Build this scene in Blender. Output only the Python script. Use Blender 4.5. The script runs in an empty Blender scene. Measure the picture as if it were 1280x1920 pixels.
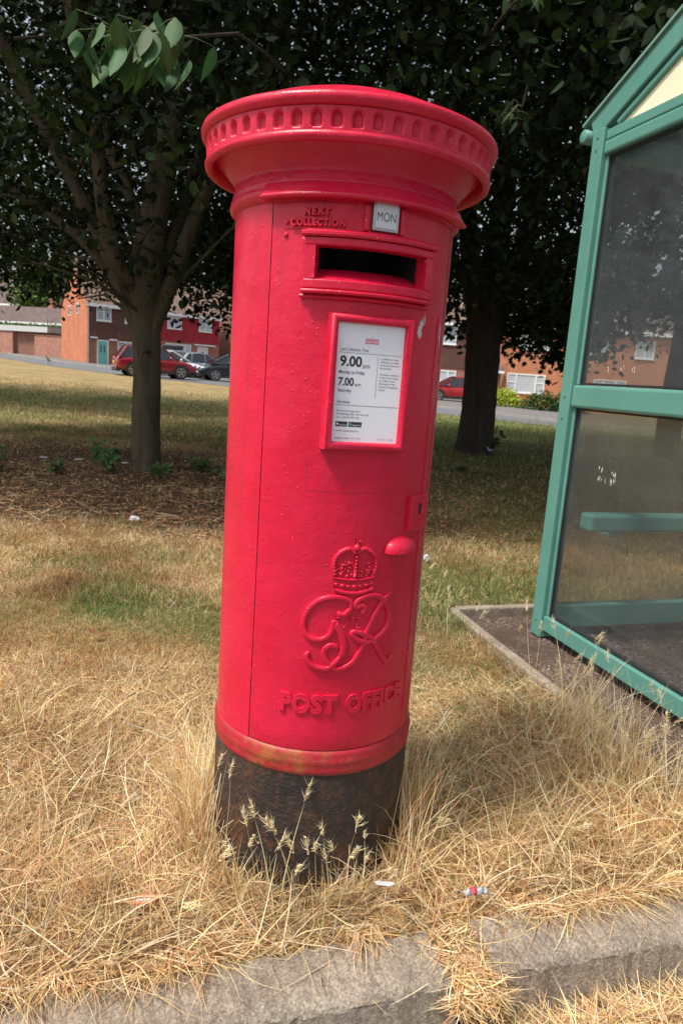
import bpy, bmesh, math, random
import numpy as np
from mathutils import Vector, Matrix

# ------------------------------------------------------------------ camera, world, sun, exposure
S = bpy.context.scene
C = S.collection
PITCH, ROLL, EYE = 0.1905, 0.0699, 1.16
fw = Vector((0, math.cos(PITCH), -math.sin(PITCH)))
up0 = Vector((0, math.sin(PITCH), math.cos(PITCH)))
rt0 = Vector((1, 0, 0))
rt = math.cos(ROLL) * rt0 + math.sin(ROLL) * up0
up = -math.sin(ROLL) * rt0 + math.cos(ROLL) * up0
cam_data = bpy.data.cameras.new('camera')
cam = bpy.data.objects.new('camera', cam_data)
C.objects.link(cam)
cam.matrix_world = Matrix(((rt.x, up.x, -fw.x, 0), (rt.y, up.y, -fw.y, 0), (rt.z, up.z, -fw.z, EYE), (0, 0, 0, 1)))
cam_data.sensor_fit = 'VERTICAL'
cam_data.sensor_height = 36
cam_data.lens = 1299.7 / 1920 * 36
cam_data.clip_start = 0.02
cam_data.clip_end = 2000
cam_data.dof.use_dof = True
cam_data.dof.focus_distance = 1.6
cam_data.dof.aperture_fstop = 8.0
S.camera = cam

SUN_EL, SUN_AZ = math.radians(60), math.radians(238)      # azimuth clockwise from +Y: behind and left of the camera
W = bpy.data.worlds.new('World')
S.world = W
W.use_nodes = True
wn, wl = W.node_tree.nodes, W.node_tree.links
wn.clear()
sky = wn.new('ShaderNodeTexSky')
sky.sky_type = 'NISHITA'
sky.sun_disc = False
sky.sun_elevation = SUN_EL
sky.sun_rotation = SUN_AZ
sky.air_density = 1.2
sky.dust_density = 4.0
hs = wn.new('ShaderNodeHueSaturation')
hs.inputs['Saturation'].default_value = 0.45
hs.inputs['Value'].default_value = 1.0
bg = wn.new('ShaderNodeBackground')
bg.inputs[1].default_value = 0.11
wo = wn.new('ShaderNodeOutputWorld')
wl.new(sky.outputs[0], hs.inputs['Color'])
wl.new(hs.outputs[0], bg.inputs[0])
wl.new(bg.outputs[0], wo.inputs[0])
sd = bpy.data.lights.new('sun', 'SUN')
sd.energy = 2.9
sd.angle = math.radians(10)
sd.color = (1.0, 0.95, 0.87)
so = bpy.data.objects.new('sun', sd)
C.objects.link(so)
sv = Vector((math.sin(SUN_AZ) * math.cos(SUN_EL), math.cos(SUN_AZ) * math.cos(SUN_EL), math.sin(SUN_EL)))
so.rotation_euler = sv.to_track_quat('Z', 'Y').to_euler()
so.location = sv * 30
S.view_settings.view_transform = 'Standard'
S.view_settings.look = 'None'
S.view_settings.gamma = 1
S.view_settings.exposure = 0.6
S.cycles.max_bounces = 6
S.cycles.transparent_max_bounces = 16

random.seed(7)
rng = np.random.default_rng(7)
R = math.radians

# ------------------------------------------------------------------ helpers
def tag(o, label=None, cat=None, group=None, kind=None):
    if label: o['label'] = label
    if cat: o['category'] = cat
    if group: o['group'] = group
    if kind: o['kind'] = kind
    return o

def empty(name, loc=(0, 0, 0), rz=0.0, parent=None):
    o = bpy.data.objects.new(name, None)
    C.objects.link(o)
    o.location = loc
    o.rotation_euler = (0, 0, rz)
    o.empty_display_size = 0.1
    if parent: o.parent = parent
    return o

def mesh_obj(name, verts, faces, mat, parent=None, smooth=False, loc=None, bevel=0, seg=2, solid=0):
    me = bpy.data.meshes.new(name)
    me.from_pydata([tuple(v) for v in verts], [], [tuple(f) for f in faces])
    me.update()
    if smooth:
        me.polygons.foreach_set('use_smooth', [True] * len(me.polygons))
    return link_mesh(name, me, mat, parent, loc, bevel, seg, solid)

def link_mesh(name, me, mat, parent=None, loc=None, bevel=0, seg=2, solid=0):
    if mat is not None:
        me.materials.clear()
        for m in (mat if isinstance(mat, (list, tuple)) else [mat]): me.materials.append(m)
    o = bpy.data.objects.new(name, me)
    C.objects.link(o)
    if parent: o.parent = parent
    if loc: o.location = loc
    if solid:
        md = o.modifiers.new('thickness', 'SOLIDIFY'); md.thickness = abs(solid); md.offset = -1 if solid > 0 else 1
    if bevel:
        md = o.modifiers.new('bevel', 'BEVEL'); md.width = bevel; md.segments = seg; md.limit_method = 'ANGLE'; md.angle_limit = R(40)
        md.harden_normals = False
    return o

class MB:
    """collects boxes, prisms, tubes into one mesh"""
    def __init__(s): s.v = []; s.f = []; s.mi = []; s.m = 0
    def add(s, vs, fs):
        b = len(s.v); s.v += [tuple(v) for v in vs]; s.f += [tuple(i + b for i in f) for f in fs]; s.mi += [s.m] * len(fs)
        return s
    def box(s, x0, x1, y0, y1, z0, z1):
        return s.add([(x0, y0, z0), (x1, y0, z0), (x1, y1, z0), (x0, y1, z0), (x0, y0, z1), (x1, y0, z1), (x1, y1, z1), (x0, y1, z1)],
                     [(0, 3, 2, 1), (4, 5, 6, 7), (0, 1, 5, 4), (1, 2, 6, 5), (2, 3, 7, 6), (3, 0, 4, 7)])
    def bar(s, p, q, w, h, upv=(0, 0, 1)):
        """rectangular bar from p to q; w across, h along upv"""
        p, q = Vector(p), Vector(q); d = (q - p).normalized(); u = Vector(upv); sd_ = d.cross(u).normalized(); u = sd_.cross(d).normalized()
        vs = []
        for c in (p, q):
            for a, b in ((-1, -1), (1, -1), (1, 1), (-1, 1)): vs.append(c + sd_ * a * w / 2 + u * b * h / 2)
        return s.add(vs, [(0, 1, 2, 3), (7, 6, 5, 4), (0, 4, 5, 1), (1, 5, 6, 2), (2, 6, 7, 3), (3, 7, 4, 0)])
    def prism(s, poly, a, b, axis='y'):
        """poly of 2D points extruded from a to b; axis y: poly=(x,z)"""
        n = len(poly)
        def P(p, t): return (p[0], t, p[1]) if axis == 'y' else ((t, p[0], p[1]) if axis == 'x' else (p[0], p[1], t))
        vs = [P(p, a) for p in poly] + [P(p, b) for p in poly]
        return s.add(vs, [tuple(range(n)), tuple(reversed(range(n, 2 * n)))] + [(i, (i + 1) % n + 0, (i + 1) % n + n, i + n)[::-1] for i in range(n)])
    def tube(s, pts, rad, n=10, cap=True, squash=None):
        pts = [Vector(p) for p in pts]; vs = []; fs = []
        prev = None
        for i, p in enumerate(pts):
            d = (pts[min(i + 1, len(pts) - 1)] - pts[max(i - 1, 0)]).normalized()
            if prev is None:
                a = Vector((1, 0, 0)) if abs(d.x) < .8 else Vector((0, 1, 0)); a = (a - d * a.dot(d)).normalized()
            else: a = (prev - d * prev.dot(d)).normalized()
            prev = a; b = d.cross(a); r = rad[i] if hasattr(rad, '__len__') else rad
            for k in range(n):
                t = 2 * math.pi * k / n; vs.append(p + (a * math.cos(t) + b * math.sin(t)) * r)
        for i in range(len(pts) - 1):
            for k in range(n): fs.append((i * n + k, i * n + (k + 1) % n, (i + 1) * n + (k + 1) % n, (i + 1) * n + k))
        if cap: fs += [tuple(reversed(range(n))), tuple(range((len(pts) - 1) * n, len(pts) * n))]
        return s.add(vs, fs)
    def ball(s, c, r, nu=10, nv=7, sc=(1, 1, 1)):
        vs = []; fs = []
        for j in range(nv + 1):
            ph = math.pi * j / nv
            for i in range(nu):
                t = 2 * math.pi * i / nu
                vs.append((c[0] + r * sc[0] * math.sin(ph) * math.cos(t), c[1] + r * sc[1] * math.sin(ph) * math.sin(t), c[2] + r * sc[2] * math.cos(ph)))
        for j in range(nv):
            for i in range(nu): fs.append((j * nu + i, (j + 1) * nu + i, (j + 1) * nu + (i + 1) % nu, j * nu + (i + 1) % nu))
        return s.add(vs, fs)
    def build(s, name, mat, parent=None, smooth=False, bevel=0, seg=2, loc=None):
        o = mesh_obj(name, s.v, s.f, mat, parent, smooth, loc, bevel, seg)
        if any(s.mi): o.data.polygons.foreach_set('material_index', s.mi)
        return o

# ---- materials
def M(name, col, rough=0.6, metal=0.0, spec=0.5, coat=0.0):
    m = bpy.data.materials.new(name); m.use_nodes = True
    b = m.node_tree.nodes['Principled BSDF']
    b.inputs['Base Color'].default_value = (*col, 1); b.inputs['Roughness'].default_value = rough
    b.inputs['Metallic'].default_value = metal; b.inputs['Specular IOR Level'].default_value = spec
    b.inputs['Coat Weight'].default_value = coat
    return m
def N(m, t, **kw):
    n = m.node_tree.nodes.new(t)
    for k, v in kw.items():
        if k in n.inputs.keys(): n.inputs[k].default_value = v
        else: setattr(n, k, v)
    return n
def L(m, a, b): m.node_tree.links.new(a, b)
def bsdf(m): return m.node_tree.nodes['Principled BSDF']
def coords(m, which='Object', scale=(1, 1, 1)):
    t = N(m, 'ShaderNodeTexCoord'); mp = N(m, 'ShaderNodeMapping'); mp.inputs['Scale'].default_value = scale
    L(m, t.outputs[which], mp.inputs[0]); return mp.outputs[0]
def noise(m, vec, scale, detail=6, rough=.6):
    n = N(m, 'ShaderNodeTexNoise'); n.inputs['Scale'].default_value = scale; n.inputs['Detail'].default_value = detail; n.inputs['Roughness'].default_value = rough
    L(m, vec, n.inputs['Vector']); return n.outputs['Fac']
def ramp(m, fac, stops):
    r = N(m, 'ShaderNodeValToRGB'); e = r.color_ramp.elements
    while len(e) < len(stops): e.new(.5)
    for i, (p, c) in enumerate(stops): e[i].position = p; e[i].color = (*c, 1) if len(c) == 3 else c
    L(m, fac, r.inputs[0]); return r.outputs[0]
def mix(m, fac, a, b, mode='MIX'):
    n = N(m, 'ShaderNodeMix', data_type='RGBA', blend_type=mode)
    for s, v in ((0, fac), (6, a), (7, b)):
        if isinstance(v, (int, float)): n.inputs[s].default_value = v
        elif isinstance(v, tuple): n.inputs[s].default_value = (*v, 1)
        else: L(m, v, n.inputs[s])
    return n.outputs[2]
def math_(m, op, a, b=None, clamp=False):
    n = N(m, 'ShaderNodeMath', operation=op, use_clamp=clamp)
    for i, v in enumerate((a, b)):
        if v is None: continue
        if isinstance(v, (int, float)): n.inputs[i].default_value = v
        else: L(m, v, n.inputs[i])
    return n.outputs[0]
def bump(m, h, strength=.3, dist=.01, prev=None):
    n = N(m, 'ShaderNodeBump'); n.inputs['Strength'].default_value = strength; n.inputs['Distance'].default_value = dist
    L(m, h, n.inputs['Height'])
    if prev: L(m, prev, n.inputs['Normal'])
    L(m, n.outputs[0], bsdf(m).inputs['Normal']); return n.outputs[0]
BW = [(0, (0, 0, 0)), (1, (1, 1, 1))]

def red_paint(name, weather=0.5):
    m = M(name, (.5, .008, .035), .36, spec=.35, coat=.12)
    bsdf(m).inputs['Coat Roughness'].default_value = .25
    v = coords(m)
    big = ramp(m, noise(m, v, 5, 5), [(.35, (.58, .006, .036)), (.7, (.66, .012, .055))])
    dirt = ramp(m, noise(m, v, 60, 8, .7), [(.66, (0, 0, 0)), (.74, (1, 1, 1))])
    c = mix(m, math_(m, 'MULTIPLY', dirt, .55 * weather), big, (.16, .015, .02))
    st_ = ramp(m, noise(m, coords(m, scale=(1, 1, .06)), 26, 5, .6), [(.56, (0,) * 3), (.72, (1,) * 3)])
    c = mix(m, math_(m, 'MULTIPLY', st_, .34), c, (.30, .02, .035))
    fd = ramp(m, noise(m, v, 3.2, 6, .7), [(.5, (0,) * 3), (.75, (1,) * 3)])
    c = mix(m, math_(m, 'MULTIPLY', fd, .22), c, (.70, .07, .12))
    chips = ramp(m, noise(m, v, 170, 3, .6), [(.72, (0, 0, 0)), (.735, (1, 1, 1))])
    c = mix(m, math_(m, 'MULTIPLY', chips, .6 * weather), c, (.75, .45, .42))
    L(m, c, bsdf(m).inputs['Base Color'])
    L(m, ramp(m, noise(m, v, 25, 6), [(.3, (.24,) * 3), (.75, (.5,) * 3)]), bsdf(m).inputs['Roughness'])
    lumps = ramp(m, noise(m, v, 95, 2, .4), [(.66, (0,) * 3), (.8, (1,) * 3)])
    n1 = bump(m, noise(m, v, 14, 5, .55), .45, .009)
    n2 = bump(m, lumps, .5, .002, n1)
    bump(m, noise(m, v, 190, 5, .65), .22, .0015, n2)
    return m
RED = red_paint('red_paint', .8)
RED_W = red_paint('red_paint_weathered', 2.0)
RED_CLEAN = red_paint('red_paint_inner', .2)

def rust_iron():
    m = M('black_rusted_iron', (.03, .025, .025), .55)
    v = coords(m)
    a = ramp(m, noise(m, v, 9, 8, .65), [(.4, (.018, .016, .018)), (.55, (.04, .026, .02)), (.72, (.12, .05, .022))])
    b = ramp(m, noise(m, v, 42, 7, .75), [(.52, (0,) * 3), (.62, (1,) * 3)])
    c = mix(m, math_(m, 'MULTIPLY', b, .45), a, (.17, .06, .028))
    g = ramp(m, noise(m, v, 35, 5, .7), [(.6, (0,) * 3), (.72, (1,) * 3)])
    c = mix(m, math_(m, 'MULTIPLY', g, .3), c, (.075, .07, .085))
    L(m, c, bsdf(m).inputs['Base Color'])
    L(m, ramp(m, noise(m, v, 40, 5), [(.3, (.35,) * 3), (.7, (.8,) * 3)]), bsdf(m).inputs['Roughness'])
    n1 = bump(m, noise(m, v, 48, 8, .7), 1.0, .012)
    bump(m, noise(m, v, 160, 5, .7), .7, .003, n1)
    return m
IRON = rust_iron()

def ring_mat():
    """red moulding ring: paint worn to orange rust, black paint overlapping its foot"""
    m = M('rusty_red_ring', (.5, .02, .03), .5)
    v = coords(m)
    sep = N(m, 'ShaderNodeSeparateXYZ'); L(m, v, sep.inputs[0])
    red = ramp(m, noise(m, v, 12, 6), [(.3, (.34, .006, .02)), (.7, (.48, .014, .035))])
    rust = ramp(m, noise(m, v, 22, 8, .7), [(.3, (.16, .05, .018)), (.55, (.36, .12, .03)), (.8, (.12, .035, .018))])
    side = math_(m, 'SUBTRACT', .11, math_(m, 'MULTIPLY', math_(m, 'ABSOLUTE', math_(m, 'ADD', sep.outputs[0], .06)), 1.1))      # worse on the left of the box
    k = math_(m, 'ADD', noise(m, v, 24, 8, .75), side)
    fac = ramp(m, k, [(.50, (0,) * 3), (.68, (1,) * 3)])
    c = mix(m, fac, red, rust)
    streak = ramp(m, noise(m, coords(m, scale=(1, 1, 14)), 16, 6, .7), [(.52, (0,) * 3), (.62, (1,) * 3)])
    c = mix(m, math_(m, 'MULTIPLY', streak, .55), c, (.22, .07, .03))
    zz = math_(m, 'ADD', sep.outputs[2], math_(m, 'MULTIPLY', noise(m, v, 30, 5), .02))
    low = ramp(m, math_(m, 'MULTIPLY', math_(m, 'SUBTRACT', zz, .296), 50), [(.2, (1,) * 3), (.7, (0,) * 3)])
    c = mix(m, math_(m, 'MULTIPLY', low, .9), c, (.035, .03, .035))
    L(m, c, bsdf(m).inputs['Base Color'])
    n1 = bump(m, noise(m, v, 60, 8, .65), .5, .004)
    return m
RING = ring_mat()

def simple_noise_mat(name, c1, c2, scale, rough=.8, bs=.3, bd=.01, which='Object', bscale=None):
    m = M(name, c1, rough); v = coords(m, which)
    n = noise(m, v, scale, 8, .65)
    L(m, ramp(m, n, [(.3, c1), (.7, c2)]), bsdf(m).inputs['Base Color'])
    bump(m, noise(m, v, bscale or scale * 3, 6, .65), bs, bd)
    return m
TEAL = M('teal_green_paint', (.075, .27, .215), .38)
_v = coords(TEAL)
L(TEAL, ramp(TEAL, noise(TEAL, _v, 3, 6), [(.3, (.085, .245, .205)), (.7, (.115, .29, .245))]), bsdf(TEAL).inputs['Base Color'])
L(TEAL, ramp(TEAL, noise(TEAL, _v, 14, 8, .7), [(.3, (.3,) * 3), (.7, (.55,) * 3)]), bsdf(TEAL).inputs['Roughness'])
bump(TEAL, noise(TEAL, _v, 40, 4), .06, .003)
RUBBER = M('black_rubber', (.015, .017, .018), .6)
CREAM = simple_noise_mat('cream_panel', (.76, .74, .52), (.8, .78, .58), 2, .5, .02)
BLACK = M('black', (.006, .006, .007), .7)
STEEL = M('worn_steel', (.45, .46, .46), .35, .9)
WHITE = M('white_plastic', (.78, .79, .8), .4)
PAPER = M('white_paper', (.84, .86, .93), .4, coat=.1)
INK = M('dark_grey_ink', (.03, .03, .035), .6)
INK_L = M('faded_grey_ink', (.42, .43, .46), .6)
INK_R = M('faded_red_ink', (.72, .22, .3), .6)
INK_W = M('white_ink', (.8, .8, .82), .6)
INK_B = M('blue_ink', (.1, .5, .6), .6)

def glass_mat(name, tint=(.9, .95, .93), dirt=.12, rough=.03, refl=1.0, dcol=(.36, .40, .44)):
    m = bpy.data.materials.new(name); m.use_nodes = True
    nt = m.node_tree; nt.nodes.clear()
    out = nt.nodes.new('ShaderNodeOutputMaterial')
    tr = N(m, 'ShaderNodeBsdfTransparent'); tr.inputs[0].default_value = (*tint, 1)
    gl = N(m, 'ShaderNodeBsdfGlossy'); gl.inputs['Roughness'].default_value = rough
    df = N(m, 'ShaderNodeBsdfDiffuse'); df.inputs[0].default_value = (*dcol, 1)
    lw = N(m, 'ShaderNodeLayerWeight'); lw.inputs[0].default_value = .5; fr = N(m, 'ShaderNodeMath', operation='MULTIPLY_ADD'); L(m, math_(m, 'POWER', lw.outputs['Facing'], 4.0), fr.inputs[0]); fr.inputs[1].default_value = .9; fr.inputs[2].default_value = .05
    a = N(m, 'ShaderNodeMixShader'); L(m, math_(m, 'MULTIPLY', fr.outputs[0], refl, True), a.inputs[0]); L(m, tr.outputs[0], a.inputs[1]); L(m, gl.outputs[0], a.inputs[2])
    v = coords(m)
    d = ramp(m, noise(m, v, 3.5, 8, .7), [(.3, (dirt * .5,) * 3), (.7, (dirt * 1.5,) * 3)])
    b = N(m, 'ShaderNodeMixShader'); L(m, d, b.inputs[0]); L(m, a.outputs[0], b.inputs[1]); L(m, df.outputs[0], b.inputs[2])
    L(m, b.outputs[0], out.inputs[0])
    return m
PERSPEX = glass_mat('scratched_perspex', (.88, .89, .88), .05, .05, .55)
GROUND_TINT = glass_mat('ground_tinted_back_perspex', (.86, .82, .72), .20, .1, .3, (.50, .41, .25))  # tan diffuse layer paints in the ground seen through and reflected by the pane

# ---- numpy value noise
_tab = rng.random((256, 256))
def vnoise(x, y):
    x = np.asarray(x, float); y = np.asarray(y, float)
    xi = np.floor(x).astype(int); yi = np.floor(y).astype(int); fx = x - xi; fy = y - yi
    fx = fx * fx * (3 - 2 * fx); fy = fy * fy * (3 - 2 * fy)
    g = lambda a, b: _tab[a % 256, b % 256]
    return (g(xi, yi) * (1 - fx) + g(xi + 1, yi) * fx) * (1 - fy) + (g(xi, yi + 1) * (1 - fx) + g(xi + 1, yi + 1) * fx) * fy
def fbm(x, y): return (vnoise(x, y) * .5 + vnoise(x * 2.1 + 7, y * 2.1 + 3) * .3 + vnoise(x * 4.3 + 1, y * 4.3 + 9) * .2)
def terr(x, y):
    x = np.asarray(x, float); y = np.asarray(y, float)
    s = np.clip((y - 12) / 20, 0, 1)
    return -.032 * np.exp(-(((x + .037) / .34) ** 2 + ((y - 1.36) / .16) ** 2)) + .013 * np.clip(y - 15, 0, 60) - .02 * np.clip(x, -60, 30) * s
def T(x, y): return float(terr(x, y))
def sstep(a, b, x): t = np.clip((x - a) / (b - a), 0, 1); return t * t * (3 - 2 * t)
def blob(x, y, cx, cy, rx, ry): return np.exp(-(((x - cx) / rx) ** 2 + ((y - cy) / ry) ** 2))
def soil_amt(x, y):      # bare soil and litter band under the trees
    n = fbm(x * .9, y * .9)
    lo = 4.95 + .35 * np.clip(x, -2, 4) * .35; hi = 8.9 + .5 * np.clip(x, 0, 6)
    return (1 - .55 * sstep(.2, 1.6, x)) * sstep(lo - .4, lo + .9, y + (n - .5) * 1.8) * (1 - sstep(hi - .8, hi + 1.4, y + (n - .5) * 2.4))
def green_amt(x, y):
    n = fbm(x * 1.3 + 20, y * 1.3 + 5); n2 = fbm(x * .25 + 3, y * .25)
    g = sstep(.60, .82, n) * .45
    g = g + blob(x, y, -1.06, 3.15, .17, .11) * .8 + blob(x, y, .9, 3.9, .6, .5) * .6 + blob(x, y, .45, 3.3, .3, .5) * .3 + blob(x, y, .35, 1.95, .35, .35) * .5
    far = sstep(9, 13, y) * (1 - sstep(22, 30, y - .4 * x))
    return np.clip(g + far * (.35 + .35 * sstep(.35, .7, n2)) + blob(x, y, -3.4, 6.6, 1.3, .7) * .5 + .55 * sstep(.2, 1.6, x) * sstep(4.6, 6, y) * (1 - sstep(20, 30, y)) + .30 * sstep(1.8, 2.8, y) * sstep(.35, .6, fbm(x * 1.7 + 31, y * 1.7 + 2)), 0, 1)

# ------------------------------------------------------------------ terrain, road, pavement
def attr_float(me, name, vals):
    a = me.attributes.new(name, 'FLOAT', 'POINT'); a.data.foreach_set('value', np.asarray(vals, dtype=np.float32))
def ground_mat():
    m = M('dry_grass_ground', (.3, .2, .1), .95, spec=.15)
    v = coords(m)
    so_ = N(m, 'ShaderNodeAttribute', attribute_name='soil').outputs['Fac']
    gr_ = N(m, 'ShaderNodeAttribute', attribute_name='green').outputs['Fac']
    st = ramp(m, noise(m, v, 2.2, 10, .75), [(.3, (.20, .125, .06)), (.5, (.36, .25, .125)), (.7, (.50, .37, .20))])
    fine = noise(m, coords(m, scale=(1, .45, 1)), 45, 6, .8)
    st = mix(m, .7, st, ramp(m, fine, [(.3, (.35,) * 3), (.7, (1.35,) * 3)]), 'MULTIPLY')
    gn = ramp(m, noise(m, v, 6, 8, .75), [(.3, (.06, .085, .022)), (.7, (.17, .19, .06))])
    c = mix(m, gr_, st, gn)
    sl = ramp(m, noise(m, v, 14, 10, .8), [(.3, (.045, .026, .018)), (.55, (.10, .06, .038)), (.75, (.22, .12, .07))])
    c = mix(m, so_, c, sl)
    L(m, c, bsdf(m).inputs['Base Color'])
    n1 = bump(m, noise(m, v, 30, 8, .8), .6, .03)
    return m
KA = R(16.0); KD = Vector((math.cos(KA), math.sin(KA), 0)); KN = Vector((-math.sin(KA), math.cos(KA), 0)); KO = Vector((.063, 1.247, 0))  # kerb back line
def kerb_t(x, y):   # signed distance behind the kerb's back edge
    return (x - KO.x) * KN.x + (y - KO.y) * KN.y
def axis(lo, hi, c, fine, grow):
    out = [c]; s = fine; p = c
    while p < hi: p += s; out.append(p); s *= grow
    s = fine; p = c
    while p > lo: p -= s; out.insert(0, p); s *= grow
    return out
xs = np.array(axis(-260, 260, 0.6, .07, 1.02)); ys_ = [0.0]
s_ = .07; p_ = 0.0
while p_ < 420: p_ += s_; ys_.append(p_); s_ *= 1.018
ys_ = np.array(ys_)
# rows follow the kerb line near it: v = distance behind the kerb's back edge, u = along it
U, V = np.meshgrid(xs, ys_)
blend = np.clip(V / 12, 0, 1)
ang = KA * (1 - blend)
GX = KO.x + U * np.cos(ang) - V * np.sin(ang) ; GY = KO.y + U * np.sin(ang) * np.where(np.abs(U) > 12, 12 / np.maximum(np.abs(U), 1e-6), 1) + V * np.cos(ang)
GZ = terr(GX, GY) + (fbm(GX * 1.5, GY * 1.5) - .5) * .03 * sstep(.1, .8, V) * (1 - sstep(20, 30, GY))
slab0 = Vector((.61, 3.49, 0)); slabe = Vector((.2876, -.9577, 0)); slabw = Vector((.9577, .2876, 0))    # edging corner, edging direction toward the camera, across
def slab_uv(x, y):
    dx = x - slab0.x; dy = y - slab0.y
    return dx * slabe.x + dy * slabe.y, dx * slabw.x + dy * slabw.y
su, sw = slab_uv(GX, GY)
GZ = np.where((su > -.03) & (sw > -.03) & (su < 3.5) & (sw < 6.0), GZ - .14, GZ)
nv_, nu_ = GX.shape
idx = np.arange(nv_ * nu_).reshape(nv_, nu_)
fc = np.stack([idx[:-1, :-1], idx[:-1, 1:], idx[1:, 1:], idx[1:, :-1]], -1).reshape(-1, 4)
g_me = bpy.data.meshes.new('ground')
g_me.from_pydata(np.stack([GX, GY, GZ], -1).reshape(-1, 3).tolist(), [], fc.tolist())
g_me.polygons.foreach_set('use_smooth', [True] * len(g_me.polygons))
attr_float(g_me, 'soil', soil_amt(GX, GY).ravel()); attr_float(g_me, 'green', green_amt(GX, GY).ravel())
ground = link_mesh('ground', g_me, ground_mat()); tag(ground, kind='structure')

def drape(name, near, far, mat, dz, nx=60, nyy=8):
    """sheet between two polylines, laid on the terrain dz above it"""
    def samp(pl, t):
        k = t * (len(pl) - 1); i = min(int(k), len(pl) - 2); f = k - i
        return (pl[i][0] * (1 - f) + pl[i + 1][0] * f, pl[i][1] * (1 - f) + pl[i + 1][1] * f)
    vs = []; fs = []
    for j in range(nyy + 1):
        for i in range(nx + 1):
            a = samp(near, i / nx); b = samp(far, i / nx); t = j / nyy
            x = a[0] * (1 - t) + b[0] * t; y = a[1] * (1 - t) + b[1] * t; vs.append((x, y, T(x, y) + dz))
    for j in range(nyy):
        for i in range(nx): k = j * (nx + 1) + i; fs.append((k, k + 1, k + nx + 2, k + nx + 1))
    return tag(mesh_obj(name, vs, fs, mat, smooth=True), kind='structure')
ASPHALT = simple_noise_mat('asphalt', (.10, .105, .115), (.16, .165, .175), 3, .85, .2, .01, bscale=60)
PAVE = simple_noise_mat('pavement_tarmac', (.12, .11, .11), (.19, .175, .17), 2.5, .9, .2, .01, bscale=40)
near_line = [(-60, 92), (-38, 64), (-23.9, 48), (-16.8, 40.1), (-12.6, 37.1), (-6, 34.5), (-1, 30), (3.3, 26), (7.3, 23.7), (14, 20.5), (30, 13), (60, 0)]
far_line = [(-60, 106), (-38, 76), (-29.5, 61), (-20.4, 50.0), (-16.3, 47.4), (-10, 44.5), (-2, 42.5), (2.5, 33), (8.4, 27.7), (15, 24.5), (31, 17), (62, 4)]
pave_far = [(-60, 112), (-38, 80), (-31, 63.5), (-24, 60.8), (-18, 54.5), (-10, 58), (0, 60), (5, 50), (10.5, 44), (17, 41), (34, 36), (66, 26)]
drape('road', near_line, far_line, ASPHALT, .012)
drape('pavement', far_line, pave_far, PAVE, .09)
KERBM = simple_noise_mat('kerb_concrete_far', (.24, .23, .21), (.34, .33, .3), 4, .9, .1)
kb = MB()
for a, b in zip(far_line[1:-1], far_line[2:]):
    n = 6
    for i in range(n):
        p = [a[0] + (b[0] - a[0]) * i / n, a[1] + (b[1] - a[1]) * i / n]; q = [a[0] + (b[0] - a[0]) * (i + 1) / n, a[1] + (b[1] - a[1]) * (i + 1) / n]
        kb.bar((p[0], p[1], T(*p) + .05), (q[0], q[1], T(*q) + .05), .14, .11)
tag(kb.build('far_kerb', KERBM), kind='structure')

# gutter road in front of the near kerb
gut = simple_noise_mat('gutter_asphalt', (.10, .095, .09), (.2, .19, .17), 8, .9, .5, .01, bscale=90)
gv = [KO + KD * a + KN * b + Vector((0, 0, -.125)) for a, b in ((-40, -.13), (40, -.13), (40, -9), (-40, -9))]
tag(mesh_obj('near_road', gv, [(0, 3, 2, 1)], gut), kind='structure')

# near kerb stones
def concrete():
    m = M('kerb_aggregate_concrete', (.3, .28, .25), .9, spec=.3)
    v = coords(m)
    base = ramp(m, noise(m, v, 7, 8, .7), [(.3, (.22, .185, .15)), (.6, (.36, .31, .255)), (.8, (.46, .41, .35))])
    vo = N(m, 'ShaderNodeTexVoronoi'); vo.inputs['Scale'].default_value = 150; L(m, v, vo.inputs['Vector'])
    vo.inputs['Scale'].default_value = 230
    agg = ramp(m, vo.outputs['Color'], [(.2, (.55, .5, .45)), (.5, (1, .95, .88)), (.85, (1.7, 1.6, 1.5))])
    c = mix(m, .55, base, agg, 'MULTIPLY')
    li = ramp(m, noise(m, v, 28, 4, .6), [(.7, (0,) * 3), (.74, (1,) * 3)])
    c = mix(m, math_(m, 'MULTIPLY', li, .6), c, (.5, .5, .4))
    dk = ramp(m, noise(m, v, 11, 6, .7), [(.55, (0,) * 3), (.7, (1,) * 3)])
    c = mix(m, math_(m, 'MULTIPLY', dk, .5), c, (.13, .125, .11))
    L(m, c, bsdf(m).inputs['Base Color'])
    n1 = bump(m, vo.outputs['Distance'], .25, .0015)
    n2 = bump(m, noise(m, v, 18, 8, .7), .8, .016, n1)
    bump(m, noise(m, v, 120, 8, .8), .8, .004, n2)
    return m
CONC = concrete()
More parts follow.
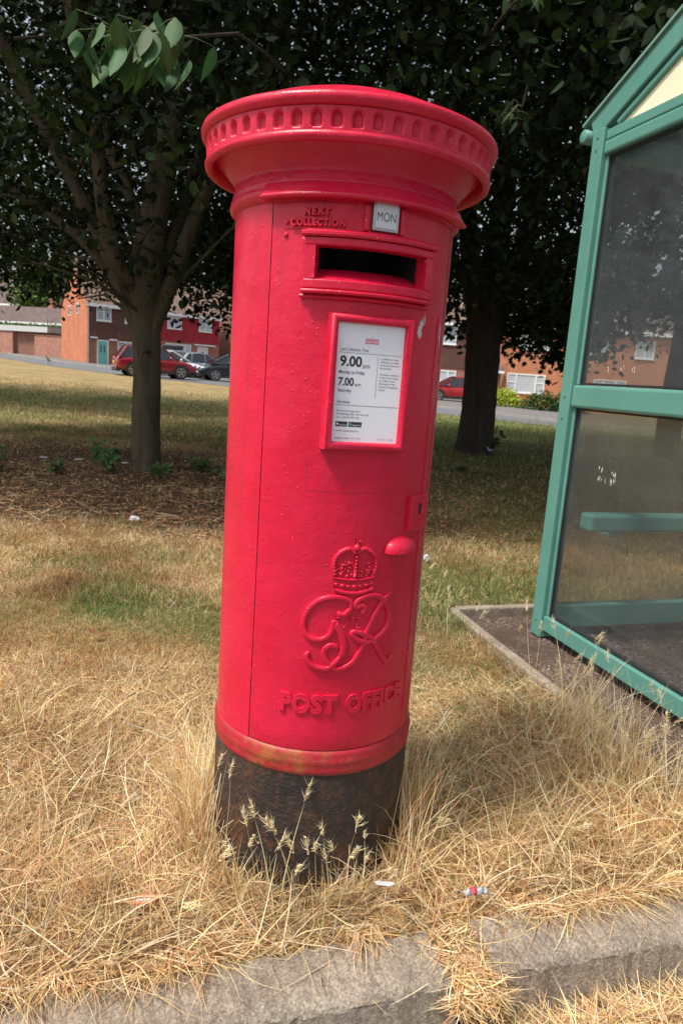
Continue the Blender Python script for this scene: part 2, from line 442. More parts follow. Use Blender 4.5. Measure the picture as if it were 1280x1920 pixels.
def kerb_stone(a0, a1, rot, dz, label):
    prof = [(0, -.2), (0, 0), (-.108, 0)] + [(-.108 - .024 * math.sin(t), -.024 + .024 * math.cos(t)) for t in [R(k * 15) for k in range(1, 6)]] + [(-.138, -.09), (-.142, -.2)]
    n = 60; vs = []; fs = []; k = len(prof)
    c = KO + KD * ((a0 + a1) / 2); ln = a1 - a0
    dr = Matrix.Rotation(rot, 3, 'Z')
    for i in range(n + 1):
        t = (i / n - .5) * ln; e = max(0, abs(i / n - .5) * 2 - .96) * .25
        for j, (b, z) in enumerate(prof):
            wob = (random.random() - .5) * .006
            p = dr @ (KD * t + KN * (b + (wob if 0 < j < k - 1 else 0))); vs.append((c.x + p.x, c.y + p.y, z + dz + (wob if z > -.1 else 0) - (e if z > -.19 else 0)))
    for i in range(n):
        for j in range(k - 1): fs.append((i * k + j, i * k + j + 1, (i + 1) * k + j + 1, (i + 1) * k + j))
    fs += [tuple(reversed(range(k))), tuple(range(n * k, n * k + k))]
    o = mesh_obj('kerb_stone', vs, fs, CONC, smooth=False)
    bm = bmesh.new(); bm.from_mesh(o.data); bmesh.ops.recalc_face_normals(bm, faces=bm.faces); bm.to_mesh(o.data); bm.free()
    return tag(o, label, 'kerb stone', 'kerb stones along the near road')
kerb_stone(-1.66, -.735, 0, 0, 'mossy grey kerb stone at the far left corner, mostly under straw')
kerb_stone(-.73, .205, 0, .002, 'long grey kerb stone in the middle below the black foot of the post box')
kerb_stone(.285, 1.20, -.02, .006, 'grey kerb stone right of the grass-filled gap, with its dark face showing')

# shelter slab, gravelly, and its concrete edging
SLAB = M('gravel_slab', (.2, .15, .13), .9)
_v = coords(SLAB)
_vo = N(SLAB, 'ShaderNodeTexVoronoi'); _vo.inputs['Scale'].default_value = 95; L(SLAB, _v, _vo.inputs['Vector'])
_c = ramp(SLAB, _vo.outputs['Color'], [(.2, (.055, .036, .026)), (.6, (.13, .085, .065)), (.88, (.34, .25, .22))])
_c = mix(SLAB, ramp(SLAB, noise(SLAB, _v, 4, 8, .7), [(.38, (0,) * 3), (.58, (1,) * 3)]), _c, (.075, .045, .03))
L(SLAB, _c, bsdf(SLAB).inputs['Base Color'])
bump(SLAB, _vo.outputs['Distance'], .8, .008)
def slabp(a, b, z=0.0): return (slab0.x + slabe.x * a + slabw.x * b, slab0.y + slabe.y * a + slabw.y * b, z)
tag(mesh_obj('shelter_base_slab', [slabp(.02, .02, -.035), slabp(3.4, .02, -.035), slabp(3.4, 5.9, -.035), slabp(.02, 5.9, -.035)], [(0, 1, 2, 3)], SLAB), kind='structure')
EDG = concrete(); EDG.name = 'edging_concrete'
def edging(a0, b0, a1, b1, label, wid=.05):
    m = MB(); p = Vector(slabp(a0, b0, -.04)); q = Vector(slabp(a1, b1, -.04)); n = 10
    m.bar(p, q, wid, .12)
    o = m.build('edging_stone', EDG, bevel=.008, seg=2)
    return tag(o, label, 'edging stone', 'concrete edging round the shelter base')
edging(0, 0, .915, 0, 'narrow concrete edging strip running toward the camera from the corner by the shelter post')
edging(.92, 0, 1.85, .0, 'narrow concrete edging strip half under tall dry barley right of the post box')
edging(-.0, .03, -.0, 1.0, 'short concrete edging strip behind the foot of the green shelter post')
edging(-.0, 1.005, -.0, 2.0, 'concrete edging strip seen through the lower shelter pane behind the bench')

# ------------------------------------------------------------------ the pillar box
BX, BY, RB = -.0372, 1.6387, .24
box = empty('pillar_box', (BX, BY, 0))
tag(box, 'red cast iron pillar post box with a black rusted foot standing on dry grass', 'post box')
def cyl(th, z, r): t = R(th); return (r * math.sin(t), -r * math.cos(t), z)       # th degrees, 0 faces -Y, + to the right
def lathe(name, prof, mat, parent, t0=-180, t1=180, n=192, close=False, smooth=True, auto=True):
    vs = []; fs = []; k = len(prof); full = abs(t1 - t0) >= 359.9; m_ = n if full else n + 1
    for i in range(m_):
        th = t0 + (t1 - t0) * i / n
        for r, z in prof: vs.append(cyl(th, z, r))
    for i in range(n):
        a = i; b = (i + 1) % m_
        for j in range(k - 1): fs.append((a * k + j, b * k + j, b * k + j + 1, a * k + j + 1))
        if close: fs.append((a * k + k - 1, b * k + k - 1, b * k, a * k))
    if close and not full: fs += [tuple(range(k)), tuple(reversed(range(n * k, n * k + k)))]
    return mesh_obj(name, vs, fs, mat, parent, smooth)
def wrap_block(mb, th0, th1, z0, z1, r0, r1, n=None, ch=0.0):
    """curved block on the cylinder; ch chamfers the outer edges"""
    n = n or max(2, int(abs(th1 - th0) / 1.5)); prof = [(r0, z0), (r1 - ch, z0), (r1, z0 + ch), (r1, z1 - ch), (r1 - ch, z1), (r0, z1)]
    vs = []; k = len(prof); fs = []
    for i in range(n + 1):
        th = th0 + (th1 - th0) * i / n; e = 0
        for r, z in prof: vs.append(cyl(th, z, r))
    for i in range(n):
        for j in range(k): fs.append((i * k + j, (i + 1) * k + j, (i + 1) * k + (j + 1) % k, i * k + (j + 1) % k))
    fs += [tuple(range(k)), tuple(reversed(range(n * k, n * k + k)))]
    mb.add(vs, fs)
TH0, TH1 = -34.6, 71.0
SO = (-10.3, 41.2, 1.343, 1.404)           # slot opening: th0, th1, z0, z1
# foot and ring
lathe('foot', [(.05, -.12), (.2425, -.12), (.2425, .0), (.2418, .15), (.2416, .288), (.241, .297)], IRON, box)
lathe('moulding_ring', [(.2412, .290), (.2452, .2975), (.2458, .306), (.2452, .316), (.2462, .3185), (.2462, .328), (.2445, .3315), (.2448, .338), (.2425, .3435), (.239, .350), (.2, .350)], RING, box)
# body shell outside the door
body = lathe('body', [(.2405, .3505 + i * 1.1495 / 24) for i in range(25)], RED, box, TH1 + .45, 360 + TH0 - .35, n=110)
for th in (TH0 - .17, TH1 + .2):
    mb = MB(); wrap_block(mb, th - .8, th + .8, .35, 1.495, .222, .2275, n=2); mb.build('seam_backing', BLACK, box)
# door with the slot cut out
def door():
    ths = sorted(set([TH0, TH1, SO[0], SO[1]] + [TH0 + (TH1 - TH0) * i / 84 for i in range(85)]))
    zs = sorted(set([.352, 1.4965, SO[2], SO[3]] + [.352 + (1.4965 - .352) * i / 30 for i in range(31)]))
    vs = [cyl(t, z, .2402) for t in ths for z in zs]; nz = len(zs); fs = []
    for i in range(len(ths) - 1):
        for j in range(nz - 1):
            if SO[0] - 1e-6 <= ths[i] < SO[1] - 1e-6 and SO[2] - 1e-6 <= zs[j] < SO[3] - 1e-6: continue
            fs.append((i * nz + j, (i + 1) * nz + j, (i + 1) * nz + j + 1, i * nz + j + 1))
    return mesh_obj('door', vs, fs, RED, box, True)
dr = door()
md = dr.modifiers.new('t', 'SOLIDIFY'); md.thickness = .01; md.offset = -1
md = dr.modifiers.new('b', 'BEVEL'); md.width = .0015; md.segments = 2; md.limit_method = 'ANGLE'; md.angle_limit = R(50)
# narrow raised step along the door's right edge
mb = MB(); wrap_block(mb, 62.0, 63.2, .40, 1.30, .2395, .2418, n=2, ch=.001); mb.build('door_rib', RED, dr)
mb = MB()
for a, b, c, d in ((-9.3, 42.4, .9295, .9305), (-9.5, -9.2, .9305, .987)): wrap_block(mb, a, b, c, d, .2398, .24035)
mb.build('filled_panel_line', M('dull_red_line', (.30, .012, .02), .5), dr)

# aperture surround
ap = empty('aperture', parent=box)
mb = MB(); a, b, c, d = SO
wrap_block(mb, -15.2, 46.0, 1.3245, c, .239, .2595, ch=.002)
wrap_block(mb, -15.2, 46.0, d, 1.4195, .239, .2595, ch=.002)
wrap_block(mb, -15.2, a, c, d, .239, .2592, ch=.0)
wrap_block(mb, b, 46.0, c, d, .239, .2592, ch=.0)
mb.build('aperture_frame', RED_W, ap, bevel=.002)
mb = MB(); wrap_block(mb, -16.4, 47.4, 1.4200, 1.4310, .2385, .2655, ch=.003); wrap_block(mb, -15.6, 46.6, 1.4313, 1.4350, .2385, .2520, ch=.002); mb.build('aperture_hood', RED_W, ap, bevel=.002)
mb = MB(); wrap_block(mb, -16.0, 46.5, 1.3160, 1.3240, .2387, .2630, ch=.002); wrap_block(mb, -17.5, 48, 1.3075, 1.3160, .2387, .2505, ch=.003)
wrap_block(mb, -17.4, -15.3, 1.3245, 1.4195, .2387, .2495, ch=.002); wrap_block(mb, 46.1, 48.2, 1.3245, 1.4195, .2387, .2495, ch=.002)
mb.build('aperture_sill', RED_W, ap, bevel=.0015)
vs = []; fs = []; n = 40
for i in range(n + 1):
    th = SO[0] - .3 + (SO[1] - SO[0] + .6) * i / n
    for r, z in ((.255, 1.3425), (.235, 1.352), (.205, 1.368), (.19, 1.371), (.19, 1.33)): vs.append(cyl(th, z, r))
for i in range(n):
    for j in range(4): fs.append((i * 5 + j, (i + 1) * 5 + j, (i + 1) * 5 + j + 1, i * 5 + j + 1))
mesh_obj('letter_chute', vs, fs, RED_CLEAN, ap, True)
mb = MB(); wrap_block(mb, SO[0] - 3, SO[1] + 3, 1.30, 1.46, .10, .12)
wrap_block(mb, SO[0] - 2.2, SO[0] - .35, 1.30, 1.46, .10, .2295, n=2); wrap_block(mb, SO[1] + .35, SO[1] + 2.2, 1.30, 1.46, .10, .2295, n=2)
mb.build('dark_interior', BLACK, ap)

# collar, neck and cap
lathe('collar', [(.2405, 1.486), (.2455, 1.488), (.2515, 1.494), (.2535, 1.502), (.2515, 1.510), (.2465, 1.514), (.2475, 1.518), (.2480, 1.523), (.2450, 1.527), (.2455, 1.531), (.2430, 1.535), (.2434, 1.539), (.2415, 1.542),
                 (.2435, 1.549), (.250, 1.558), (.262, 1.572), (.275, 1.585), (.286, 1.597), (.293, 1.604)], RED, box)
lathe('collar_hood', [(.238, 1.488), (.2655, 1.4885), (.2690, 1.4905), (.2690, 1.4945), (.2655, 1.4985), (.2590, 1.5075), (.2555, 1.5155), (.2515, 1.5195), (.240, 1.520)], RED_W, box, TH0 - 2.5, TH1 + 3, n=100, close=True)
capo = empty('cap', parent=box)
lathe('dome', [(.2925, 1.606), (.2940, 1.5765), (.2975, 1.5735), (.3035, 1.5735), (.3080, 1.5775), (.3092, 1.5835), (.3080, 1.5885), (.3055, 1.5905)], RED_W, capo)
lathe('dome_top', [(.3045, 1.6275), (.3050, 1.6300), (.3090, 1.6312), (.3140, 1.6335), (.3178, 1.6395), (.3184, 1.6460), (.3160, 1.6515), (.3080, 1.6560), (.296, 1.6612), (.27, 1.6730), (.23, 1.6915), (.18, 1.7110), (.12, 1.7270), (.06, 1.7350), (.001, 1.737)], RED, capo)
NF = 52; per = 14; n = NF * per; rows = 16; vs = []; fs = []
for i in range(n):
    th = 360 * i / n; u = ((i % per) / per - .5) * 2            # -1..1 across one flute
    for j in range(rows + 1):
        v = j / rows; z = 1.5900 + v * .0395; r = .3052 + .0030 * v
        a = abs(u) / .50; hgt = .88 - .22 * a * a if a < 1 else 0
        dpt = 0
        if a < 1 and .12 < v < hgt: dpt = .0088 * min(1, (1 - a) * 4) * min(1, (v - .12) * 9) * min(1, (hgt - v) * 9)
        vs.append(cyl(th, z, r - dpt))
for i in range(n):
    for j in range(rows): a = i * (rows + 1) + j; b = ((i + 1) % n) * (rows + 1) + j; fs.append((a, b, b + 1, a + 1))
mesh_obj('fluted_band', vs, fs, RED_W, capo, True)

# raised letters
def text_mesh(s, extrude=0.0, bevel=0.0, bold=0.0, spacing=1.0):
    cu = bpy.data.curves.new('t', 'FONT'); cu.body = s; cu.extrude = extrude; cu.bevel_depth = bevel; cu.bevel_resolution = 1; cu.offset = bold; cu.space_character = spacing; cu.resolution_u = 6
    o = bpy.data.objects.new('t', cu); C.objects.link(o); bpy.context.view_layer.update()
    me = bpy.data.meshes.new_from_object(o.evaluated_get(bpy.context.evaluated_depsgraph_get()))
    v = np.array([p.co[:] for p in me.vertices]); f = [tuple(p.vertices) for p in me.polygons]
    bpy.data.objects.remove(o); bpy.data.curves.remove(cu); bpy.data.meshes.remove(me)
    lo, hi = v.min(0), v.max(0)
    return v, f, lo, hi
def wrap_text(name, s, th0, th1, z0, z1, r, depth, parent, mat=RED, bold=.02, bev=.03, spacing=1.0, arc=0.0):
    v, f, lo, hi = text_mesh(s, .06, bev, bold, spacing)
    t = (v - lo) / (hi - lo + 1e-9); vs = []
    for p in t:
        th = th0 + (th1 - th0) * p[0]; z = z0 + (z1 - z0) * p[1] + arc * (1 - (2 * p[0] - 1) ** 2)
        vs.append(cyl(th, z, r - .002 + (depth + .002) * p[2]))
    return mesh_obj(name, vs, f, mat, parent, False)
lt = empty('raised_lettering', parent=dr)
for s, a, b in (('POST', -16.3, 13.6), ('OFFICE', 18.0, 55.0)): wrap_text('lettering', s, a, b, .440, .486, .2402, .0055, lt, RED, .05, .018, 1.12)
nx_ = empty('next_collection_plate', parent=dr)
mb = MB(); wrap_block(mb, -27.5, 5.5, 1.436, 1.484, .2398, .2415, ch=.0008); mb.build('plate', RED_W, nx_)
wrap_text('lettering', 'NEXT', -17.3, -5.2, 1.4595, 1.4745, .2415, .0070, nx_, RED_W, .03, .04, 1.35)
wrap_text('lettering', 'COLLECTION', -23.6, 1.6, 1.4400, 1.4550, .2415, .0070, nx_, RED_W, .03, .04, 1.15)
mb = MB(); mb.ball(cyl(-26.0, 1.448, .2425), .0045); mb.ball(cyl(-26.5, 1.425, .2405), .005); mb.build('rivet', RED_W, nx_, True)
# day tablet
tb = empty('day_tablet', parent=box)
TC = 19.6; tn = Matrix.Rotation(R(TC), 4, 'Z'); tb.matrix_local = Matrix.Translation(cyl(TC, 1.467, .2455)) @ tn      # local: x across, -y out, z up
mb = MB(); mb.box(-.0265, .0265, -.0035, .006, -.0275, .0275); mb.build('tablet_frame', STEEL, tb, bevel=.0015)
mb = MB(); mb.box(-.0215, .0215, -.0050, -.0034, -.0225, .0225)
tbp = mb.build('tablet_plate', M('enamel_white', (.62, .68, .72), .25), tb, bevel=.0006)
def flat_text(name, s, x0, x1, z0, z1, y, parent, mat, bold=0.0, keep=False, spacing=1.0):
    v, f, lo, hi = text_mesh(s, 0, 0, bold, spacing)
    if keep:                                    # z0..z1 is capital height, fit x only
        hi = hi.copy(); lo = lo.copy(); lo[1] = 0; hi[1] = .7
    t = (v - lo) / (hi - lo + 1e-9)
    return mesh_obj(name, [(x0 + (x1 - x0) * p[0], y, z0 + (z1 - z0) * p[1]) for p in t], f, mat, parent)
flat_text('lettering', 'MON', -.0190, .0190, -.0095, .0065, -.00515, tbp, INK, -.004)
for sx in (-1, 1):
    mb = MB(); wrap_block(mb, TC + sx * 8.6 - 1.1, TC + sx * 8.6 + 1.1, 1.437, 1.486, .2398, .2475, n=2, ch=.002); mb.build('tablet_holder', RED_W, tb.parent, bevel=.001)

# notice
nc = empty('notice_case', parent=box)
nc.matrix_local = Matrix.Translation(cyl(17.2, 1.1505, .2445)) @ Matrix.Rotation(R(17.2), 4, 'Z')
hw, hh, bw = .0705, .1165, .0195
fr = MB()
def ring_sweep(mb, hw, hh, prof):
    """mitred frame: prof = (outward offset from inner edge, -y out)"""
    vs = []; k = len(prof)
    for sx, sz in ((-1, -1), (1, -1), (1, 1), (-1, 1)):
        for o_, y_ in prof: vs.append((sx * (hw + o_), y_, sz * (hh + o_)))
    fs = []
    for i in range(4):
        j = (i + 1) % 4
        for q in range(k - 1): fs.append((i * k + q, j * k + q, j * k + q + 1, i * k + q + 1))
    mb.add(vs, fs)
pr = [(-.001, .006), (-.001, -.001)] + [(.0072 - .0082 * math.cos(R(t)), -.002 - .0100 * math.sin(R(t))) for t in range(10, 180, 17)] + [(.0155, .0), (.0165, .008), (.0165, .045)]
ring_sweep(fr, hw, hh, pr); fro = fr.build('notice_frame', RED_W, nc, True)
for p in fro.data.polygons: pass
md = fro.modifiers.new('b', 'EDGE_SPLIT'); md.split_angle = R(50)
mb = MB(); mb.box(-hw, hw, .0005, .003, -hh, hh)
pl = mb.build('notice_sheet', PAPER, nc)
pr_ = empty('printed_notice', parent=pl) if False else pl
def NT(s, u0, u1, vtop, h, mat=INK, bold=0.0):     # u,v in mm from the sheet's top-left; h capital height
    k = hw * 2 / 150
    x0, x1 = -hw + u0 * k, -hw + u1 * k; z1 = hh - vtop / 234 * 2 * hh; z0 = z1 - h / 234 * 2 * hh
    flat_text('printed_text', s, x0, x1, z0, z1, .0002, pr_, mat, bold, keep=True)
def NR(u0, u1, v0, v1, mat, y=.0003):
    k = hw * 2 / 150; mb = MB()
    mb.box(-hw + u0 * k, -hw + u1 * k, y, y + .0003, hh - v1 / 234 * 2 * hh, hh - v0 / 234 * 2 * hh); return mb.build('printed_mark', mat, pr_)
NR(62, 92, 28, 38, INK_R); NT('Royal Mail', 64, 90, 30.2, 5.2, INK_W, .01)
NR(73, 81, 24, 26.5, M('pale_print', (.74, .72, .70), .6))
NT('Last Collection Time', 9, 71, 47.5, 6.2)
NR(6, 146, 57, 57.7, INK); NR(92.6, 93.2, 62, 143, INK); NR(6, 146, 159.5, 160.2, INK)
NT('9.00', 10, 58, 64, 19, INK, .03); NT('am', 60, 76, 76, 9.5)
NT('Monday to Friday', 9, 66, 91.5, 6.5, INK, .008)
NT('7.00', 9, 43, 106, 15, INK, .025); NT('am', 45, 59, 114, 7.5)
NT('Saturday', 9, 39, 127.5, 6.2, INK, .008); NT('Services', 9, 37, 150, 6.2, INK, .004)
for i, (s, u1) in enumerate((('A 6.00pm or later', 139), ('collection is made', 140), ('from the Postbox at', 143), ('Kerria Road', 124), ('', 0), ('The latest collection', 143), ('in the area is made', 141), ('at 7.30pm from', 134), ('Birmingham Mail', 135), ('Centre, St Stephen\'s', 142), ('Street', 113))):
    if s: NT(s, 99, u1, 63 + i * 6.1, 3.6)
for i, (s, u1) in enumerate((('Find us on the app store.', 62), ('For locating other services near', 82), ('you - scan the QR code', 60))): NT(s, 10, u1, 169 + i * 6.3, 3.7)
NR(9, 35, 192.5, 202.5, INK); NR(37.5, 67, 192.5, 202.5, INK)
NT('App Store', 17, 34, 197, 3.4, INK_W); NT('Google Play', 46, 66, 197, 3.4, INK_W)
k_ = hw * 2 / 150
mb = MB(); mb.ball((-hw + 13 * k_, .0004, hh - 197.5 / 234 * 2 * hh), .0023, sc=(1, .2, 1)); mb.build('printed_mark', INK_W, pr_)
mesh_obj('printed_mark', [(-hw + 39.5 * k_, .0002, hh - 194 / 234 * 2 * hh), (-hw + 39.5 * k_, .0002, hh - 201 / 234 * 2 * hh), (-hw + 45 * k_, .0002, hh - 197.5 / 234 * 2 * hh)], [(0, 1, 2)], INK_B, pr_)
NT('www.royalmail.com', 10, 60, 208.5, 3.8); NT('Postbox number', 9, 42, 223.5, 3.6); NT('B77 1300D', 45, 68, 223.5, 3.6, INK_L)
NT('22/09/2021  GPRD', 103, 140, 223.5, 3.8, INK_L)

# lock, handle
lk = empty('lock', parent=dr)
mb = MB(); wrap_block(mb, 48.3, 66.8, .8435, .9205, .2390, .2500, ch=.0015); mb.build('lock_plate', RED_W, lk, bevel=.0015)
mb = MB(); th = 56.3
mb.add([cyl(th + a, z, .2509) for a, z in [(1.5 * math.cos(t), .8965 + .0065 * math.sin(t)) for t in np.linspace(0, 2 * math.pi, 15)[:-1]]], [tuple(range(14))])
mb.add([cyl(th - 1.0, .895, .25095), cyl(th - 1.0, .879, .25095), cyl(th + 1.0, .879, .25095), cyl(th + 1.0, .895, .25095)], [(0, 1, 2, 3)]); mb.build('keyhole', BLACK, lk)
vs = []; fs = []; nu, nv = 28, 12
HC = Vector(cyl(44.4, .8000, .2385)); hx = Vector(cyl(44.4 + 90, 0, 1)); hy = Vector(cyl(44.4, 0, 1))
for j in range(nv + 1):
    ph = (math.pi / 2) * j / nv
    for i in range(nu + 1):
        t = math.pi * i / nu
        vs.append(HC + hx * (-math.cos(t) * math.cos(ph) * .045) + hy * (math.sin(t) * math.cos(ph) * .030) + Vector((0, 0, .034 * math.sin(ph) ** .9 + .0)))
for j in range(nv):
    for i in range(nu): a = j * (nu + 1) + i; fs.append((a, a + 1, a + nu + 2, a + nu + 1))
fs.append(tuple(reversed(range(nu + 1))))
hd = mesh_obj('handle', vs, fs, RED_W, dr, True); md = hd.modifiers.new('e', 'EDGE_SPLIT'); md.split_angle = R(55)

# royal cypher, traced as curved strokes raised on the door (mm along the surface, mm above ground)
cy = empty('royal_cypher', parent=dr)
ST = {
 'letter_g': [([(45.9, 677.7), (49.1, 669.1), (59.1, 668.3), (66.3, 675.5), (72.3, 683.2), (69.4, 696.9), (55.4, 704.8), (38.3, 707.0), (19.8, 704.9), (1.8, 697.2), (-15.7, 680.3), (-25.6, 657.9), (-26.7, 638.2), (-19.6, 621.3), (-6.0, 612.7), (10.9, 611.6), (25.4, 618.5), (33.9, 632.5), (37.5, 652.2), (37.9, 657.3)], 4.3),
              ([(37.0, 658.8), (44.5, 642.5), (55.4, 622.7), (61.8, 598.8), (60.3, 580.9), (52.3, 569.0)], 5.6),
              ([(-9.8, 582.7), (-16.8, 574.1), (-12.3, 562.5), (-0.4, 551.6), (15.0, 547.3), (31.9, 547.8), (48.1, 563.1), (60.3, 580.9)], 4.3)],
 'letter_r': [([(172.2, 708.0), (152.8, 697.3), (136.1, 674.3), (122.5, 650.0), (112.5, 625.2), (107.4, 599.7), (96.7, 576.6), (81.8, 557.6), (64.7, 547.3), (45.4, 546.3), (30.1, 559.0), (20.6, 576.7), (23.4, 592.7), (34.2, 599.7), (43.8, 597.0), (46.3, 589.1)], 4.6),
              ([(92.6, 678.3), (99.2, 672.8), (103.7, 679.5), (95.9, 687.9), (86.1, 684.6), (81.0, 688.7), (85.8, 698.3), (100.6, 706.4), (119.5, 708.9), (140.4, 701.6), (159.5, 681.1), (169.1, 655.4), (164.8, 631.8), (148.9, 616.3), (128.7, 605.9), (111.3, 603.2), (91.8, 611.1), (78.0, 623.9), (84.3, 629.5), (103.3, 623.3), (123.7, 611.8), (139.3, 591.4), (156.5, 565.9), (171.3, 549.2), (185.2, 550.1), (189.0, 561.7)], 4.4)],
 'numeral': [([(43, 662), (60.1, 639)], 2.4), ([(60.1, 639), (76, 661.5)], 2.4), ([(87, 661), (88.5, 638)], 2.6), ([(80.5, 661.5), (93.5, 660.8)], 1.6), ([(82.5, 638), (95, 637.5)], 1.6), ([(38, 662), (49, 662.2)], 1.5), ([(71, 662), (79, 661.5)], 1.5)]}
def smooth_path(p, k=6):
    P = [Vector(q) for q in p]
    if len(P) < 3: return P
    out = []
    for i in range(len(P) - 1):
        a = P[max(i - 1, 0)]; b = P[i]; c = P[i + 1]; d = P[min(i + 2, len(P) - 1)]
        for j in range(k):
            t = j / k; out.append(.5 * ((2 * b) + (c - a) * t + (2 * a - 5 * b + 4 * c - d) * t * t + (3 * b - a - 3 * c + d) * t ** 3))
    return out + [P[-1]]
def stroke(mb, pts, w, hgt=.0052, n=11, base=.2398, taper=True):
    P = smooth_path([(p[0], p[1]) for p in pts]); vs = []; fs = []; m_ = len(P)
    for i, p in enumerate(P):
        d = (P[min(i + 1, m_ - 1)] - P[max(i - 1, 0)]).normalized(); nrm = Vector((-d.y, d.x)); k = 1
        if taper: k = min(1, .45 + .55 * min(i, m_ - 1 - i) / 5)
        for j in range(n):
            t = math.pi * j / (n - 1); q = p + nrm * (-math.cos(t) * w * k); vs.append(cyl(math.degrees(q.x / 240), q.y / 1000, base + hgt * k * math.sin(t) ** .42))
    for i in range(m_ - 1):
        for j in range(n - 1): fs.append((i * n + j, i * n + j + 1, (i + 1) * n + j + 1, (i + 1) * n + j))
    fs += [tuple(range(n)), tuple(reversed(range((m_ - 1) * n, m_ * n)))]
    mb.add(vs, fs)
for k, l in ST.items():
    mb = MB()
    for q, (pts, w) in enumerate(l): stroke(mb, pts, w * 1.42, .0072 if k != 'numeral' else .0055, base=.2397 + q * .0006)
    mb.build(k, RED_W if k == 'letter_r' else RED, cy, True)
# crown: x from 23 to 125 mm, centre 75, z .714 .. .834
mb = MB(); CXM = 75.5
def arcp(a, b, c, n=9): return [((1 - t) ** 2 * a[0] + 2 * t * (1 - t) * b[0] + t * t * c[0], (1 - t) ** 2 * a[1] + 2 * t * (1 - t) * b[1] + t * t * c[1]) for t in [i / (n - 1) for i in range(n)]]
for s in (-1, 1):
    stroke(mb, [(CXM + s * x, z) for x, z in arcp((44, 757), (57, 797), (20, 812)) + arcp((15, 812), (8, 810), (4, 803), 4)], 5.0, .0064, taper=False)
    for x, z in arcp((45, 765), (56, 799), (20, 812), 10): mb.ball(cyl(math.degrees((CXM + s * x * .97) / 240), z / 1000, .2450), .0026, 7, 5)
stroke(mb, [(CXM, 800), (CXM, 752)], 3.4, .0045, taper=False)
for i in range(6): mb.ball(cyl(math.degrees(CXM / 240), .756 + i * .0078, .2450), .0028, 8, 6)
mb.ball(cyl(math.degrees(CXM / 240), .8145, .2415), .0078, 12, 9)
stroke(mb, [(CXM, 820), (CXM, 834)], 2.6, .005, taper=False); stroke(mb, [(CXM - 6.5, 828.5), (CXM + 6.5, 828.5)], 2.3, .0046, taper=False)
stroke(mb, [(CXM + x, 750.5 - 5.5 * (1 - (x / 46) ** 2)) for x in range(-46, 47, 6)], 2.6, .0052, taper=False)
stroke(mb, [(CXM + x, 724 - 8.5 * (1 - (x / 42) ** 2)) for x in range(-42, 43, 6)], 4.6, .0068, taper=False)
stroke(mb, [(CXM + x, 737 - 7 * (1 - (x / 45) ** 2)) for x in range(-45, 46, 6)], 6.0, .0026, taper=False)
for i in range(7):
    x = -39 + i * 13; mb.ball(cyl(math.degrees((CXM + x) / 240), (737.5 - 7 * (1 - (x / 45) ** 2)) / 1000, .2425), .0038 if i % 2 else .0030, 8, 6, sc=(1.4, 1, .9))
rr = random.Random(3)
for i in range(60):
    x = rr.uniform(-42, 42); z = rr.uniform(750, 790 - abs(x) * .32)
    if abs(x) < 5: continue
    mb.ball(cyl(math.degrees((CXM + x) / 240), z / 1000, .2402), rr.uniform(.0025, .0048), 7, 5)
for s, x in ((1, 27), (-1, -27)):
    stroke(mb, [(CXM + x, 752), (CXM + x, 772)], 3, .005); stroke(mb, [(CXM + x - 8, 764), (CXM + x + 8, 764)], 2.6, .005)
mb.build('crown', RED, cy, True)

# scraped paint
SCR = M('bare_scraped_paint', (.62, .56, .57), .7)
def scrape(th, z, w, h, seed, lean=0):
    r_ = random.Random(seed); n = 30; pts = []
    for i in range(n):
        t = 2 * math.pi * i / n; k = .55 + .6 * r_.random() if i % 2 else .75 + .25 * r_.random()
        x = math.cos(t) * w * k; y = math.sin(t) * h * k; pts.append(cyl(th + math.degrees((x + lean * y) / .24), z + y, .24055))
    c = cyl(th, z, .24055)
    mesh_obj('paint_scrape', pts + [c], [(i, (i + 1) % n, n) for i in range(n)], SCR, dr)
scrape(45.6, 1.2715, .0065, .021, 1, .25); scrape(48.6, 1.291, .0022, .010, 4, -.2); scrape(46.2, 1.2575, .0045, .0085, 9, .2)
scrape(66.5, 1.272, .004, .021, 5); scrape(67.3, 1.25, .003, .013, 6); scrape(47.8, 1.281, .002, .006, 12)

